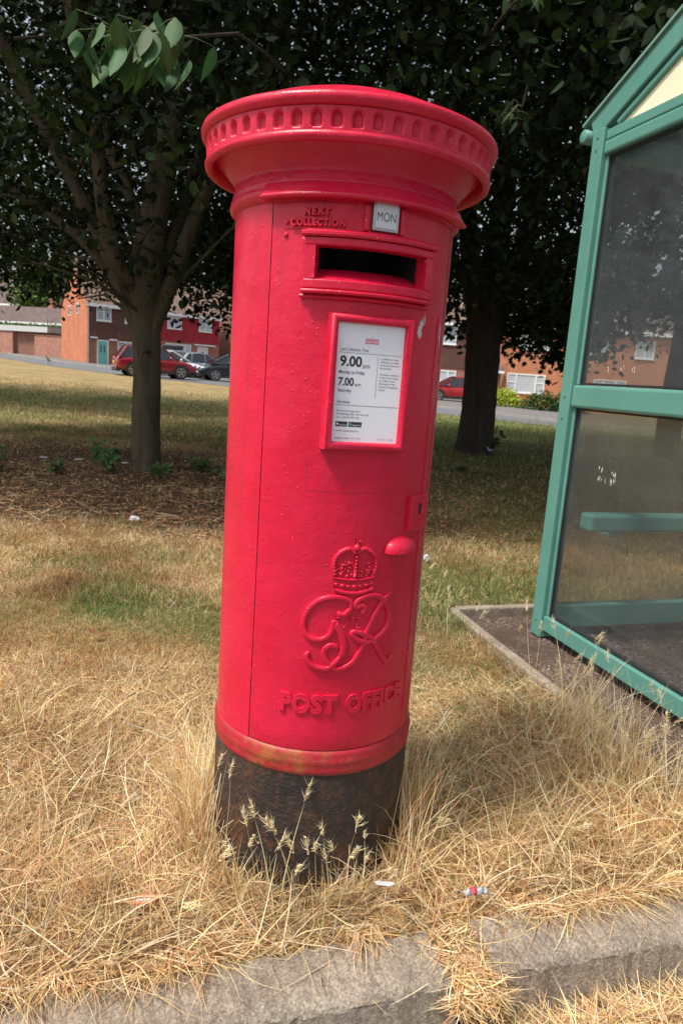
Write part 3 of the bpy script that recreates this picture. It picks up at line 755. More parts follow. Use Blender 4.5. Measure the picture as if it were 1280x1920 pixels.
# ------------------------------------------------------------------ bus shelter
sh = empty('bus_shelter', (1.04, 3.31, -.03)); tag(sh, 'teal green framed bus shelter with scratched perspex panes and cream gable', 'bus shelter')
se = Vector((.30, -.954, 0)); swv = Vector((.954, .30, 0))
sh.rotation_euler = (0, 0, math.atan2(swv.y, swv.x))     # local x = along the back wall, local -y = along the end panel toward the camera
D, LEN = 1.50, 3.2
def shbox(name, x0, x1, y0, y1, z0, z1, mat=TEAL, par=None, bev=.006): m_ = MB(); m_.box(x0, x1, y0, y1, z0, z1); return m_.build(name, mat, par or sh, bevel=bev, seg=2)
for x, y in ((0, 0), (0, -D), (LEN, 0), (LEN, -D)): shbox('post', x - .04, x + .04, y - .04, y + .04, 0.0, 2.33)
def end_panel(x):
    g = .026 if x < 1 else -.026
    shbox('bottom_rail', x - .03, x + .03, -D + .042, -.042, .04, .115)
    shbox('middle_rail', x - .036, x + .036, -D + .042, -.042, 1.13, 1.232, bev=.012)
    shbox('top_rail', x - .034, x + .034, -D + .042, -.042, 2.215, 2.272, bev=.01)
    shbox('upper_rail', x - .028, x + .028, -D + .042, -.042, 2.276, 2.318, bev=.005)
    for z0, z1 in ((.117, 1.128), (1.234, 2.213)):
        shbox('pane', x - .004, x + .004, -D + .062, -.062, z0 + .004, z1 - .004, PERSPEX, bev=0)
        for y0, y1 in ((-.062, -.042), (-D + .042, -D + .062)): shbox('glazing_bead', x - .017, x + .017, y0, y1, z0, z1, TEAL, bev=.003)
        m_ = MB(); m_.box(x - .011, x + .011, -D + .064, -.0645, z0, z0 + .010); m_.box(x - .011, x + .011, -D + .064, -.0645, z1 - .008, z1); m_.box(x - .011, x + .011, -.0685, -.0622, z0 + .011, z1 - .009)
        m_.build('gasket', RUBBER, sh)
end_panel(0); end_panel(LEN)
for y_, z_ in ((0, .085), (0, 1.18), (0, 2.245), (0, 2.297), (0, 1.08), (-D, .085), (-D, 1.18)):
    m_ = MB(); m_.prism([(y_ + .0065 * math.cos(R(a)), z_ + .0065 * math.sin(R(a))) for a in range(0, 360, 45)], -.0445, -.0402, 'x'); m_.build('bolt', TEAL, sh)
# gable
RZ = 2.37; SL = .46
for x in (0, LEN):
    m_ = MB(); m_.prism([(-.10, 2.322), (-D + .10, 2.322), (-D / 2, 2.322 + (D / 2 - .10) * SL)], x - .004, x + .004, 'x'); m_.build('gable_panel', CREAM, sh)
    m_ = MB(); px = x - .0335
    for s in (0, 1):
        y0 = 0.06 if s == 0 else -D - .06; y1 = -D / 2
        zz = lambda y: RZ + (abs(y - (0 if s == 0 else -D))) * SL * (1 if (s == 0 and y < 0) or (s == 1 and y > -D) else -1)
        m_.bar((x, y0, zz(y0) - .002), (x, y1 - (.001 if s == 0 else -.001), zz(y1) - .002), .066, .098)
        m_.bar((x, y0 - (.15 if s == 0 else -.15), zz(y0 - (.15 if s == 0 else -.15)) - .078), (x, y1, zz(y1) - .078), .040, .026)
    m_.build('gable_rafter', TEAL, sh, bevel=.006)
m_ = MB(); ROOFM = M('translucent_roof_sheet', (.16, .3, .25), .4)
for s in (0, 1):
    y0 = 0.12 if s == 0 else -D - .12; y1 = -D / 2
    z0_ = RZ - .12 * SL + .045; z1_ = RZ + D / 2 * SL + .045
    m_.bar((-.045, (y0 + y1) / 2, (z0_ + z1_) / 2 + .014), (LEN + .045, (y0 + y1) / 2, (z0_ + z1_) / 2 + .014), math.hypot(y1 - y0, z1_ - z0_), .012, (0, (SL if s == 0 else -SL), 1))
m_.build('roof_sheet', ROOFM, sh)
for y in (.10, -D - .10):
    m_ = MB(); m_.tube([(-.05, y, RZ - .10 * SL + .002), (-.046, y, RZ - .10 * SL + .002), (LEN + .05, y, RZ - .10 * SL + .002)], [.022, .030, .030], 16); m_.build('gutter', TEAL, sh, True)
# back wall
for z0, z1, bev in ((.04, .16, .008), (1.13, 1.232, .012), (2.215, 2.318, .01)): shbox('back_rail', .042, LEN - .042, -.03, .03, z0, z1, bev=bev)
shbox('back_pane', .05, LEN - .05, -.004, .004, .164, 1.126, GROUND_TINT, bev=0); shbox('back_pane', .05, LEN - .05, -.004, .004, 1.236, 2.21, PERSPEX, bev=0)
shbox('ceiling_beam', .042, LEN - .042, -D - .03, -D + .03, 2.20, 2.30)
shbox('bench', .035, LEN - .25, -.22, -.13, .575, .655, bev=.012)
for x in (.22, 1.6, LEN - .45): shbox('bench_bracket', x, x + .05, -.135, -.031, .53, .60)
# scratches and bird marks on the end pane
SCUFF = M('scuff_white', (.7, .7, .64), .8); r_ = random.Random(5)
for (yy, zz, w_, h_, n_) in ((-.30, .86, .012, .03, 7), (-.37, .85, .008, .03, 8), (-.24, 1.30, .003, .02, 3), (-.33, 1.31, .004, .02, 4), (-.40, 1.30, .003, .02, 3), (-.22, 1.9, .01, .01, 4)):
    for i in range(n_):
        a = yy + r_.uniform(-1, 1) * w_ * 2.4; b = zz + r_.uniform(-1, 1) * h_; l = r_.uniform(.4, 1) * h_; ww = r_.uniform(.001, .0035); t = r_.uniform(-.3, .3)
        m_ = MB(); m_.add([(-.0046, a - ww, b), (-.0046, a, b + l * .5), (-.0046, a + ww, b), (-.0046, a + t * l, b - l * .6)], [(0, 1, 2, 3)]); m_.build('scuff', SCUFF, sh)

# ------------------------------------------------------------------ houses
def brick(name, c1, c2, mort=(.32, .25, .2), scale=1.0):
    m = M(name, c1, .9); tc = N(m, 'ShaderNodeTexCoord'); sp = N(m, 'ShaderNodeSeparateXYZ'); L(m, tc.outputs['Object'], sp.inputs[0])
    cb = N(m, 'ShaderNodeCombineXYZ'); L(m, math_(m, 'ADD', sp.outputs[0], sp.outputs[1]), cb.inputs[0]); L(m, sp.outputs[2], cb.inputs[1])
    b = N(m, 'ShaderNodeTexBrick'); b.inputs['Scale'].default_value = scale; b.inputs['Brick Width'].default_value = .225; b.inputs['Row Height'].default_value = .075; b.inputs['Mortar Size'].default_value = .007
    b.inputs['Color1'].default_value = (*c1, 1); b.inputs['Color2'].default_value = (*c2, 1); b.inputs['Mortar'].default_value = (*mort, 1); b.inputs['Bias'].default_value = -.2
    L(m, cb.outputs[0], b.inputs['Vector'])
    n = ramp(m, noise(m, tc.outputs['Object'], .9, 8, .7), [(.25, (.68,) * 3), (.75, (1.3,) * 3)])
    L(m, mix(m, .8, b.outputs[0], n, 'MULTIPLY'), bsdf(m).inputs['Base Color']); bump(m, b.outputs[1], .3, -.01)
    return m
def tiles(name, c1, c2, rw=.165, rh=.1, mort=(.04, .025, .02)):
    m = brick(name, c1, c2, mort); n = [x for x in m.node_tree.nodes if x.type == 'TEX_BRICK'][0]
    n.inputs['Brick Width'].default_value = rw; n.inputs['Row Height'].default_value = rh; n.inputs['Mortar Size'].default_value = .012
    return m
ORANGE = brick('orange_brick', (.50, .14, .055), (.62, .20, .08))
ORANGE2 = brick('pale_orange_brick', (.52, .17, .075), (.62, .24, .11))
DULLB = brick('dull_red_brick', (.30, .10, .065), (.40, .15, .10))
WALLB = brick('garden_wall_brick', (.36, .14, .09), (.52, .24, .17), (.38, .30, .25))
DARKB = brick('dark_infill_brick', (.20, .075, .05), (.30, .11, .07))
BROWNT = tiles('brown_hung_tiles', (.13, .055, .045), (.18, .08, .06))
MAROON = tiles('maroon_painted_tiles', (.36, .022, .035), (.43, .03, .045), mort=(.2, .012, .02))
ROOF = tiles('brown_roof_tiles', (.16, .105, .08), (.26, .18, .14), .3, .25)
ROOFD = tiles('dark_roof_tiles', (.11, .075, .07), (.16, .115, .105), .3, .25)
HGL = M('dark_window_glass', (.10, .12, .14), .08, spec=.8)
BLIND = M('pale_curtain', (.50, .55, .60), .8)
_w = N(BLIND, 'ShaderNodeTexWave'); _w.inputs['Scale'].default_value = 3; _w.inputs['Distortion'].default_value = 1.5; L(BLIND, coords(BLIND), _w.inputs['Vector'])
L(BLIND, ramp(BLIND, _w.outputs['Fac'], [(.2, (.30, .35, .40)), (.8, (.62, .66, .70))]), bsdf(BLIND).inputs['Base Color'])
SLATB = M('striped_blind', (.5, .5, .5), .7)
_w = N(SLATB, 'ShaderNodeTexWave', bands_direction='Z'); _w.inputs['Scale'].default_value = 2.2; L(SLATB, coords(SLATB), _w.inputs['Vector'])
L(SLATB, ramp(SLATB, _w.outputs['Fac'], [(.35, (.13, .17, .21)), (.65, (.5, .56, .62))]), bsdf(SLATB).inputs['Base Color'])

def window(par, x0, x1, z0, z1, y=0, mull=(.5,), trans=(), fill=BLIND, fw_=.07):
    """frame proud of the wall face y (front is -y); pane behind it, fixed lights split by mullions"""
    m_ = MB(); a = y - .05
    m_.box(x0, x0 + fw_, a, y + .02, z0, z1); m_.box(x1 - fw_, x1, a, y + .02, z0, z1); m_.box(x0 + fw_, x1 - fw_, a, y + .02, z0, z0 + fw_); m_.box(x0 + fw_, x1 - fw_, a, y + .02, z1 - fw_, z1)
    xs_ = [x0] + [x0 + (x1 - x0) * t for t in mull] + [x1]
    for t in xs_[1:-1]: m_.box(t - fw_ / 2, t + fw_ / 2, a + .003, y + .02, z0 + fw_, z1 - fw_)
    for (i, t) in trans: zt = z0 + (z1 - z0) * t; m_.box(xs_[i] + fw_ / 2 + (.5 * fw_ if i == 0 else 0), xs_[i + 1] - fw_ / 2 - (.5 * fw_ if i == len(xs_) - 2 else 0), a + .006, y + .02, zt - fw_ * .4, zt + fw_ * .4)
    m_.box(x0 - .05, x1 + .05, y - .09, y - .051, z0 - .05, z0 + .012)
    w_ = m_.build('window', WHITE, par)
    m_ = MB(); m_.box(x0 + fw_, x1 - fw_, y - .018, y - .012, z0 + fw_, z1 - fw_); m_.build('pane', fill, w_)
    return w_
def door_(par, x0, x1, z0, z1, col, y=0, light=True, fan=False):
    m_ = MB(); f = .08; m_.box(x0, x0 + f, y - .05, y + .02, z0, z1); m_.box(x1 - f, x1, y - .05, y + .02, z0, z1); m_.box(x0 + f, x1 - f, y - .05, y + .02, z1 - f, z1); fr_ = m_.build('door_frame', WHITE, par)
    m_ = MB(); m_.box(x0 + f, x1 - f, y - .03, y - .01, z0, z1 - f)
    d = m_.build('front_door', M('door_paint', col, .4), par)
    w = x1 - x0; m_ = MB()
    if light:
        for t in (.28, .58): m_.box(x0 + w * t, x0 + w * (t + .13), y - .04, y - .032, z0 + (z1 - z0) * .52, z0 + (z1 - z0) * .8)
        m_.build('door_light', HGL, d)
    if fan:
        c = ((x0 + x1) / 2, z0 + (z1 - z0) * .72); r0 = w * .24
        for k in range(4): t0, t1 = R(8 + k * 42), R(8 + k * 42 + 36); m_.prism([(c[0] + r0 * .35 * math.cos(t0), c[1] + r0 * .35 * math.sin(t0)), (c[0] + r0 * math.cos(t0), c[1] + r0 * math.sin(t0)), (c[0] + r0 * math.cos(t1), c[1] + r0 * math.sin(t1)), (c[0] + r0 * .35 * math.cos(t1), c[1] + r0 * .35 * math.sin(t1))], y - .04, y - .032, 'y')
        m_.build('door_light', HGL, d)
    m_ = MB(); m_.box(x0 + w * .42, x0 + w * .62, y - .045, y - .033, z0 + (z1 - z0) * .44, z0 + (z1 - z0) * .47); m_.build('letter_plate', STEEL, d); m_ = MB(); m_.box(x1 - f - .12, x1 - f - .08, y - .08, y - .033, z0 + (z1 - z0) * .46, z0 + (z1 - z0) * .54); m_.build('handle', STEEL, d)
def house(loc, ang, wid, dep, zb, ze, label, wall, upper=None, zc=0, roof=ROOF, pitch=38, over=.3, gable_roof=True, base=-1.5):
    h = empty('brick_house', loc, ang); tag(h, label, 'house')
    r = math.tan(R(pitch)) * dep / 2
    m_ = MB(); top = ze if upper is None else zc
    m_.box(0, wid, 0, dep, base, top); m_.build('wall', wall, h)
    if upper is not None:
        # gable side walls stay brick, only the front is hung with tiles
        m_ = MB(); m_.box(.001, wid - .001, .0, dep, zc + .001, ze); m_.build('wall', wall, h)
        m_ = MB(); m_.box(.10, wid - .02, -.06, -.002, zc, ze - .02); m_.build('tile_hanging', upper, h)
    m_ = MB()
    m_.prism([(.02, ze + .001), (dep - .02, ze + .001), (dep / 2, ze + r)], .02, wid - .02, 'x'); m_.build('gable', wall, h)
    t = .14; c_ = math.cos(R(pitch)); m_ = MB()
    for s in (0, 1):
        y0 = -over if s == 0 else dep + over; z0 = ze - over * math.tan(R(pitch)); y1 = dep / 2; z1 = ze + r
        m_.bar((-.12, (y0 + y1) / 2, (z0 + z1) / 2 + t / 2 + .05), (wid + .12, (y0 + y1) / 2, (z0 + z1) / 2 + t / 2 + .05), math.hypot(y1 - y0, z1 - z0), t, (0, -(z1 - z0) / 1.0 * (1 if s == 0 else -1), abs(y1 - y0)))
    rf = m_.build('roof', roof, h)
    m_ = MB(); m_.box(-.12, wid + .12, -over - .05, -over + .03, ze - over * math.tan(R(pitch)) - .06, ze - over * math.tan(R(pitch)) + .17); m_.build('fascia', WHITE, rf)
    m_ = MB(); m_.box(wid * .45, wid * .45 + .7, dep / 2 - .3, dep / 2 + .3, ze + r - .3, ze + r + .9); m_.box(wid * .45 + .12, wid * .45 + .32, dep / 2 - .1, dep / 2 + .1, ze + r + .9, ze + r + 1.2); m_.build('chimney', wall, rf)
    return h
HA = math.atan2(.563, .826); hA = Vector((-19.6, 52.5, 0)); hu = Vector((.826, .563, 0))
h = house(hA, HA, 5.38, 8.6, .9, 5.35, 'end house with bare orange brick gable, brown tiles upstairs and a pale teal front door', ORANGE, BROWNT, 2.78)
window(h, .63, 1.69, 4.1, 5.08, -.06, (.5,), ((0, .68),), SLATB); window(h, 2.72, 4.2, 4.1, 5.02, -.06, (.33, .66), (), SLATB)
window(h, 2.2, 4.6, 1.55, 2.74, 0, (.25, .75), ((0, .6), (2, .6)), SLATB)
door_(h, .68, 1.52, .82, 2.72, (.16, .50, .42)); m_ = MB(); m_.box(.2, .66, -.3, -.001, 2.80, 2.9); m_.build('canopy_strip', WHITE, h); m_ = MB(); m_.box(1.56, 2.1, -.3, -.001, 2.74, 2.84); m_.build('canopy_strip', WHITE, h)
m_ = MB(); m_.box(.02, .63, -.01, -.001, .6, 2.77); m_.box(1.56, 2.15, -.01, -.001, .6, 2.77); m_.build('brick_panel', DULLB, h)
m_ = MB(); m_.tube([(.05, -.12, .8), (.05, -.12, 5.0)], .04, 8); m_.build('drainpipe', M('pipe_grey', (.3, .28, .26), .6), h)
# small windows in the gable (local -x face)
for y0, z0 in ((5.2, 4.55), (2.6, 4.6)):
    m_ = MB(); m_.box(-.04, -.001, y0, y0 + .7, z0, z0 + .8); w_ = m_.build('window', WHITE, h); m_ = MB(); m_.box(-.05, -.041, y0 + .08, y0 + .62, z0 + .08, z0 + .72); m_.build('pane', HGL, w_)
hB = hA + hu * 5.42
h = house(hB, HA, 5.0, 8.6, .8, 5.3, 'terraced house with maroon painted tiles upstairs and a white front door', DULLB, MAROON, 3.1)
window(h, .6, 1.75, 4.05, 4.98, -.06, (.5,), (), BLIND); window(h, 3.2, 4.3, 4.05, 4.98, -.06, (.5,), (), BLIND)
window(h, .5, 2.6, 1.72, 2.92, 0, (.22, .78), ((1, .68),), BLIND); door_(h, 3.15, 4.05, .7, 2.85, (.72, .72, .72), 0, False, True)
m_ = MB(); m_.box(2.9, 4.55, -.35, -.001, 2.93, 3.02); m_.build('canopy_strip', WHITE, h)
h = house(hA + hu * 11.6 + Vector((-.4, 3, 0)), HA + .1, 9, 8, .7, 5.0, 'pinkish brown house side at the end of the row left of the post box', brick('pinkish_brick', (.30, .15, .11), (.38, .2, .15)))
window(h, 2.0, 3.2, 1.5, 2.6)
m_ = MB(); m_.box(0, 1.6, -.06, 0, 0, 1.75)
rg = MB(); rg.box(-1.1, .5, -.35, -.28, .4, 2.3); o = rg.build('fence_panel', M('red_fence_paint', (.42, .05, .035), .7), None, bevel=.01); o.location = hA + hu * 11.6 + Vector((-.2, 2.2, 0)); o.rotation_euler = (0, 0, HA)
tag(o, 'low red painted timber fence panel beside the pinkish brown house', 'fence')
# right-hand houses
UB = math.atan2(-.1, .99); hC = Vector((10, 48, 0)) - Vector((.99, -.1, 0)) * 1.45
h = house(hC, UB, 14.5, 8.5, .2, 5.45, 'long orange brick house with white windows and a small porch behind the bushes', ORANGE2, pitch=34)
k = 1.45
window(h, k + 1.09, k + 3.05, 3.9, 5.2, 0, (.4, .75), (), BLIND); window(h, k + .52, k + 3.05, 1.0, 2.28, 0, (.24, .76), ((0, .55), (2, .55)), BLIND, .09)
window(h, k + 5.6, k + 6.9, 3.75, 4.9, 0, (.5,), (), BLIND); window(h, k + 8.6, k + 9.8, 3.75, 4.9, 0, (.5,), (), BLIND); window(h, k + 6.2, k + 8.3, 1.0, 2.25, 0, (.3, .7), (), BLIND)
door_(h, k - .95, k - .2, .2, 2.14, (.08, .12, .15))
pc = empty('porch', parent=h)
m_ = MB(); m_.prism([(-.05, 2.3), (-1.0, 2.22), (-1.0, 2.3), (-.05, 2.75)], k - 1.6, k + .15, 'x'); m_.build('porch_roof', ROOFD, pc)
m_ = MB(); m_.box(k - 1.62, k + .2, -1.06, -1.005, 2.18, 2.34); m_.bar((k + .12, -.9, 2.2), (k + .12, -.03, 1.4), .07, .07); m_.bar((k + .12, -.05, 1.4), (k + .12, -.05, 2.2), .07, .07, (0, 1, 0)); m_.build('porch_bracket', WHITE, pc)
hD = Vector((10, 48, 0)) - Vector((.99, -.1, 0)) * 9.2
h = house(hD + Vector((0, .25, 0)), UB, 7.55, 8.5, .3, 5.4, 'house with brown hung tiles upstairs just right of the post box', DULLB, BROWNT, 2.35, pitch=34)
window(h, 4.9, 6.3, 1.35, 2.18, 0, (.6,), ((1, .5),), BLIND, .1); window(h, 4.9, 6.1, 3.9, 5.1, -.06, (.5,), (), BLIND)
window(h, 1.2, 3.4, 1.2, 2.2, 0, (.3, .7), (), BLIND)

# left garden wall with infill, gate, garage, bungalow
wA = Vector((-31.4, 63.0, 0)); wu = Vector((7.3, -2.6, 0)).normalized(); WAng = math.atan2(wu.y, wu.x)
def wobj(name, mat, label, cat, x0, x1, y0, y1, z0, z1, bev=.0, tg=True, par=None):
    m_ = MB(); m_.box(x0, x1, y0, y1, z0, z1); o = m_.build(name, mat, par, bevel=bev)
    if par is None: o.location = wA; o.rotation_euler = (0, 0, WAng)
    if tg: tag(o, label, cat)
    return o
gw = empty('garden_wall', wA, WAng); tag(gw, 'weathered red brick garden wall left of the orange gable', 'wall')
wobj('brickwork', WALLB, 0, 0, 4.02, 7.75, -.02, .22, 0, 2.96, tg=False, par=gw); wobj('coping', DARKB, 0, 0, 4.0, 7.8, -.06, .26, 2.962, 3.03, tg=False, par=gw); wobj('pier', DARKB, 0, 0, 7.76, 8.12, -.08, .3, 0, 2.96, tg=False, par=gw)
ga = empty('garage', wA, WAng); tag(ga, 'flat roofed brick garage with pale fascia at the left edge', 'garage')
wobj('wall', WALLB, 0, 0, -12, 1.55, .0, 5, 0, 3.2, tg=False, par=ga); wobj('infill_wall', DARKB, 0, 0, 1.56, 3.98, .35, 5, 0, 3.2, tg=False, par=ga); wobj('side_wall', WALLB, 0, 0, 3.99, 5.4, .4, 5, 0, 3.2, tg=False, par=ga)
wobj('fascia', M('pale_fascia', (.55, .56, .56), .6), 0, 0, -12.3, 5.5, -.1, 5.2, 3.25, 3.72, tg=False, par=ga)
gt = empty('garden_gate', wA, WAng); tag(gt, 'arched red wooden gate between the garden wall and the gable', 'gate')
m_ = MB(); m_.prism([(8.14, .8)] + [(9.2, .8)] + [(8.67 + .53 * math.cos(R(t)), 2.55 + .28 * math.sin(R(t))) for t in range(0, 181, 20)], -.02, .04, 'y'); m_.build('gate_leaf', M('gate_red', (.40, .02, .025), .6), gt)
m_ = MB(); m_.box(8.25, 8.33, -.05, -.021, 1.7, 1.78); m_.build('latch', STEEL, gt)
m_ = MB(); m_.box(8.5, 9.0, -.1, .0, 2.98, 3.16); o = m_.build('wall_lamp', WHITE); o.location = wA; o.rotation_euler = (0, 0, WAng); tag(o, 'small white wall lamp box above the arched red gate', 'wall lamp')
h = house(Vector((-43, 78, 0)), WAng, 18, 9, 1.5, 4.6, 'low bungalow with dark tiled roof behind the garage', DULLB, roof=ROOFD, pitch=22)
for x in (6, 9, 12.5, 15): window(h, x, x + 1.6, 3.3, 4.4, 0, (.5,), (), BLIND, .1)
h = house(Vector((-52, 92, 0)), WAng, 12, 9, 1.5, 7.4, 'distant two storey house with white window at the far left', ORANGE, roof=ROOFD)
window(h, 6.0, 8.4, 5.4, 7.0, 0, (.5,), (), BLIND, .12); window(h, 9.5, 11.0, 5.4, 7.0, 0, (.5,), (), BLIND, .12)

# ------------------------------------------------------------------ cars
TYRE = M('tyre_rubber', (.02, .02, .02), .8); RIM = M('alloy_rim', (.45, .46, .48), .3, .8); CGL = M('car_glass', (.02, .025, .03), .05, spec=1.0); TRIM = M('black_plastic', (.025, .025, .027), .5)
LAMP_W = M('headlamp_lens', (.6, .62, .65), .1, coat=1); LAMP_R = M('tail_lamp_lens', (.35, .01, .015), .15, coat=1); PLATE_Y = M('yellow_plate', (.75, .5, .04), .4); PLATE_W = M('white_plate', (.75, .75, .72), .4)
def car(name, loc, heading, col, label, Lc=4.4, Wc=1.82, Hc=1.58, belt=.98, hood=.98, kind='suv', metallic=.4):
    """local x forward (front at +L/2), built from lofted stations"""
    o = empty(name, loc, heading); tag(o, label, 'car', 'cars parked beyond the green')
    P = M('car_paint_' + kind, col, .28, metallic, coat=.8); h = Lc / 2; w = Wc / 2
    st = [(-h, .42, .78, .80), (-h + .06, .30, belt - .08, .92), (-h + .45, .25, belt, 1), (-h * .3, .22, belt - .02, 1), (h * .25, .22, belt - .05, 1), (h * .52, .23, hood - .03, .99), (h - .45, .25, hood - .14, .96), (h - .12, .28, hood - .26, .88), (h, .36, .66, .76)]
    vs = []; fs = []; k = 10
    for x, zb, zt, kw in st:
        ww = w * kw; half = [(ww * .90, zb), (ww * .985, zb + .12), (ww, (zb + zt) / 2), (ww * .975, zt - .10), (ww * .90, zt)]
        for y, z in half: vs.append((x, -y, z))
        for y, z in reversed(half): vs.append((x, y, z))
    for i in range(len(st) - 1):
        for j in range(k): fs.append((i * k + j, i * k + (j + 1) % k, (i + 1) * k + (j + 1) % k, (i + 1) * k + j))
    fs += [tuple(range(k)), tuple(reversed(range((len(st) - 1) * k, len(st) * k)))]
    b = mesh_obj('body', vs, fs, P, o, True); md = b.modifiers.new('s', 'SUBSURF'); md.levels = md.render_levels = 2
    # greenhouse
    gs = {'suv': [(-h + .12, 0.0), (-h + .55, .92), (-h * .2, 1), (h * .12, .97), (h * .52, 0)], 'hatch': [(-h + .10, 0.0), (-h + .62, .86), (-h * .2, 1), (h * .08, .97), (h * .55, 0)], 'mpv': [(-h + .05, 0.0), (-h + .25, .95), (-h * .2, 1), (h * .2, .96), (h * .72, 0)]}[kind]
    vs = []; rs = []
    for x, t in gs:
        z = belt - .06 + (Hc - belt + .03) * t; wr = w * (.86 - .14 * t)
        for y in (-w * .87, w * .87): pass
        vs += [(x, -w * .88, belt - .07), (x, -wr, z), (x, wr, z), (x, w * .88, belt - .07)]
    fs = []
    for i in range(len(gs) - 1):
        for j in range(3): fs.append((i * 4 + j, i * 4 + j + 1, (i + 1) * 4 + j + 1, (i + 1) * 4 + j))
    mesh_obj('windows', vs, fs, CGL, o, False, bevel=.03)
    # roof panel and pillars in body colour
    m_ = MB(); vs = []; top = gs[1:4]; n = len(top)
    for x, t in top:
        z = belt - .06 + (Hc - belt + .03) * t + .012; wr = w * (.86 - .14 * t) + .01
        vs += [(x, -wr, z - .035), (x, -wr * .9, z + .02), (x, 0, z + .035), (x, wr * .9, z + .02), (x, wr, z - .035)]
    fs = []
    for i in range(n - 1):
        for j in range(4): fs.append((i * 5 + j, i * 5 + j + 1, (i + 1) * 5 + j + 1, (i + 1) * 5 + j))
    mesh_obj('roof', vs, fs, P, o, True)
    def gp(i, s, out=.012): x, t = gs[i]; return (x, s * (w * (.86 - .14 * t) + out), belt - .06 + (Hc - belt + .03) * t)
    for s in (-1, 1):
        m_ = MB(); m_.bar(gp(3, s), gp(4, s), .05, .05); m_.build('pillar', P, o); m_ = MB(); m_.bar(gp(1, s), gp(0, s), .16, .05); m_.build('pillar', P, o); m_ = MB(); xm = -.05
        m_.bar((xm, s * w * .73, Hc - .04), (xm - .02, s * w * .89, belt - .06), .07, .03, (1, 0, 0)); m_.build('pillar', P, o); m_ = MB(); xm = -h * .52
        m_.bar((xm, s * w * .74, Hc - .08), (xm - .15, s * w * .89, belt - .06), .12, .03, (1, 0, 0)); m_.build('pillar', P, o)
    for x in (-h + .82, h - .88):
        for s in (-1, 1):
            wh = empty('wheel', (x, s * (w - .10), .33), parent=o)
            m_ = MB(); m_.prism([(.345 * math.cos(t), .345 * math.sin(t)) for t in np.linspace(0, 2 * math.pi, 29)[:-1]], -.11, .11, 'y'); m_.build('tyre', TYRE, wh, bevel=.02)
            m_ = MB(); y0, y1 = (.111, .122) if s > 0 else (-.122, -.111)
            for q in range(5):
                t = 2 * math.pi * q / 5 + .3; c_, s2 = math.cos(t), math.sin(t); m_.prism([(-.03 * s2 + .03 * c_, .03 * c_ + .03 * s2), (.22 * c_ - .05 * s2, .22 * s2 + .05 * c_), (.22 * c_ + .05 * s2, .22 * s2 - .05 * c_), (.03 * s2 + .03 * c_, -.03 * c_ + .03 * s2)], y0, y1, 'y')
            for q in range(24):
                t0, t1 = 2 * math.pi * q / 24, 2 * math.pi * (q + 1) / 24
                m_.prism([(a_ * math.cos(t_), a_ * math.sin(t_)) for a_, t_ in ((.215, t0), (.245, t0), (.245, t1), (.215, t1))], y0, y1, 'y')
            m_.build('rim', RIM, wh)
            m_ = MB(); m_.prism([(x + .42 * math.cos(R(t)), .33 + .42 * math.sin(R(t))) for t in range(-12, 193, 12)], s * (w - .05), s * (w + .012), 'y'); m_.build('wheel_arch', TRIM, o)
    m_ = MB()
    for s in (-1, 1): m_.box(-h + .9, h - .95, s * (w - .03) - .02, s * (w - .03) + .035, .2, .33)
    m_.box(-h - .02, -h + .2, -w * .85, w * .85, .22, .42); m_.box(h - .2, h + .015, -w * .8, w * .8, .22, .40); m_.build('lower_trim', TRIM, o, bevel=.02)
    for s in (-1, 1):
        m_ = MB(); m_.ball((h - .20, s * w * .66, hood - .30), .15, 12, 8, (1, 1.4, .6)); m_.build('headlight', LAMP_W, o, True)
        m_ = MB(); m_.ball((-h + .10, s * w * .74, belt - .12), .13, 12, 8, (.7, 1.5, .7)); m_.build('tail_light', LAMP_R, o, True)
        m_ = MB(); m_.ball((h * .30, s * (w + .09), belt + .02), .11, 10, 7, (.6, 1.1, .75)); m_.build('wing_mirror', P, o, True)
    m_ = MB(); m_.box(-h - .035, -h - .02, -.26, .26, .62, .74); m_.build('rear_plate', PLATE_Y, o)
    m_ = MB(); m_.box(h + .016, h + .03, -.26, .26, .42, .53); m_.build('front_plate', PLATE_W, o)
    m_ = MB(); m_.box(h - .04, h + .013, -w * .45, w * .45, .52, .64); m_.build('grille', TRIM, o)
    return o
def on(x, y, dz=.012): return (x, y, T(x, y) + dz)
car('parked_suv', on(-10.45, 37.6), R(27), (.30, .008, .02), 'dark red SUV seen from the rear quarter, half hidden by the tree trunk', 4.15, 1.84, 1.62, 1.0, 1.02, 'suv')
wc = car('parked_car', on(-10.9, 42.5), R(15), (.72, .73, .74), 'white car with a black roof box behind the dark red SUV', 4.3, 1.78, 1.48, .94, .92, 'hatch', .0)
m_ = MB(); m_.box(-.5, .75, -.5, .35, 1.55, 1.80); rb = m_.build('roof_box', TRIM, wc, bevel=.08, seg=3)
car('parked_car', on(-9.75, 45.0), R(52), (.42, .45, .50), 'silver blue hatchback seen from behind, left of the black people carrier', 4.0, 1.74, 1.50, .95, .92, 'hatch', .7)
car('parked_car', on(-6.75, 41.6), R(203), (.025, .028, .035), 'black people carrier facing left beside the post box', 4.6, 1.82, 1.66, 1.02, 1.0, 'mpv')
car('parked_car', on(6.0, 40.6), R(187), (.45, .008, .015), 'bright red hatchback just right of the post box, in front of the brown tiled house', 4.1, 1.76, 1.47, .93, .90, 'hatch', .2)

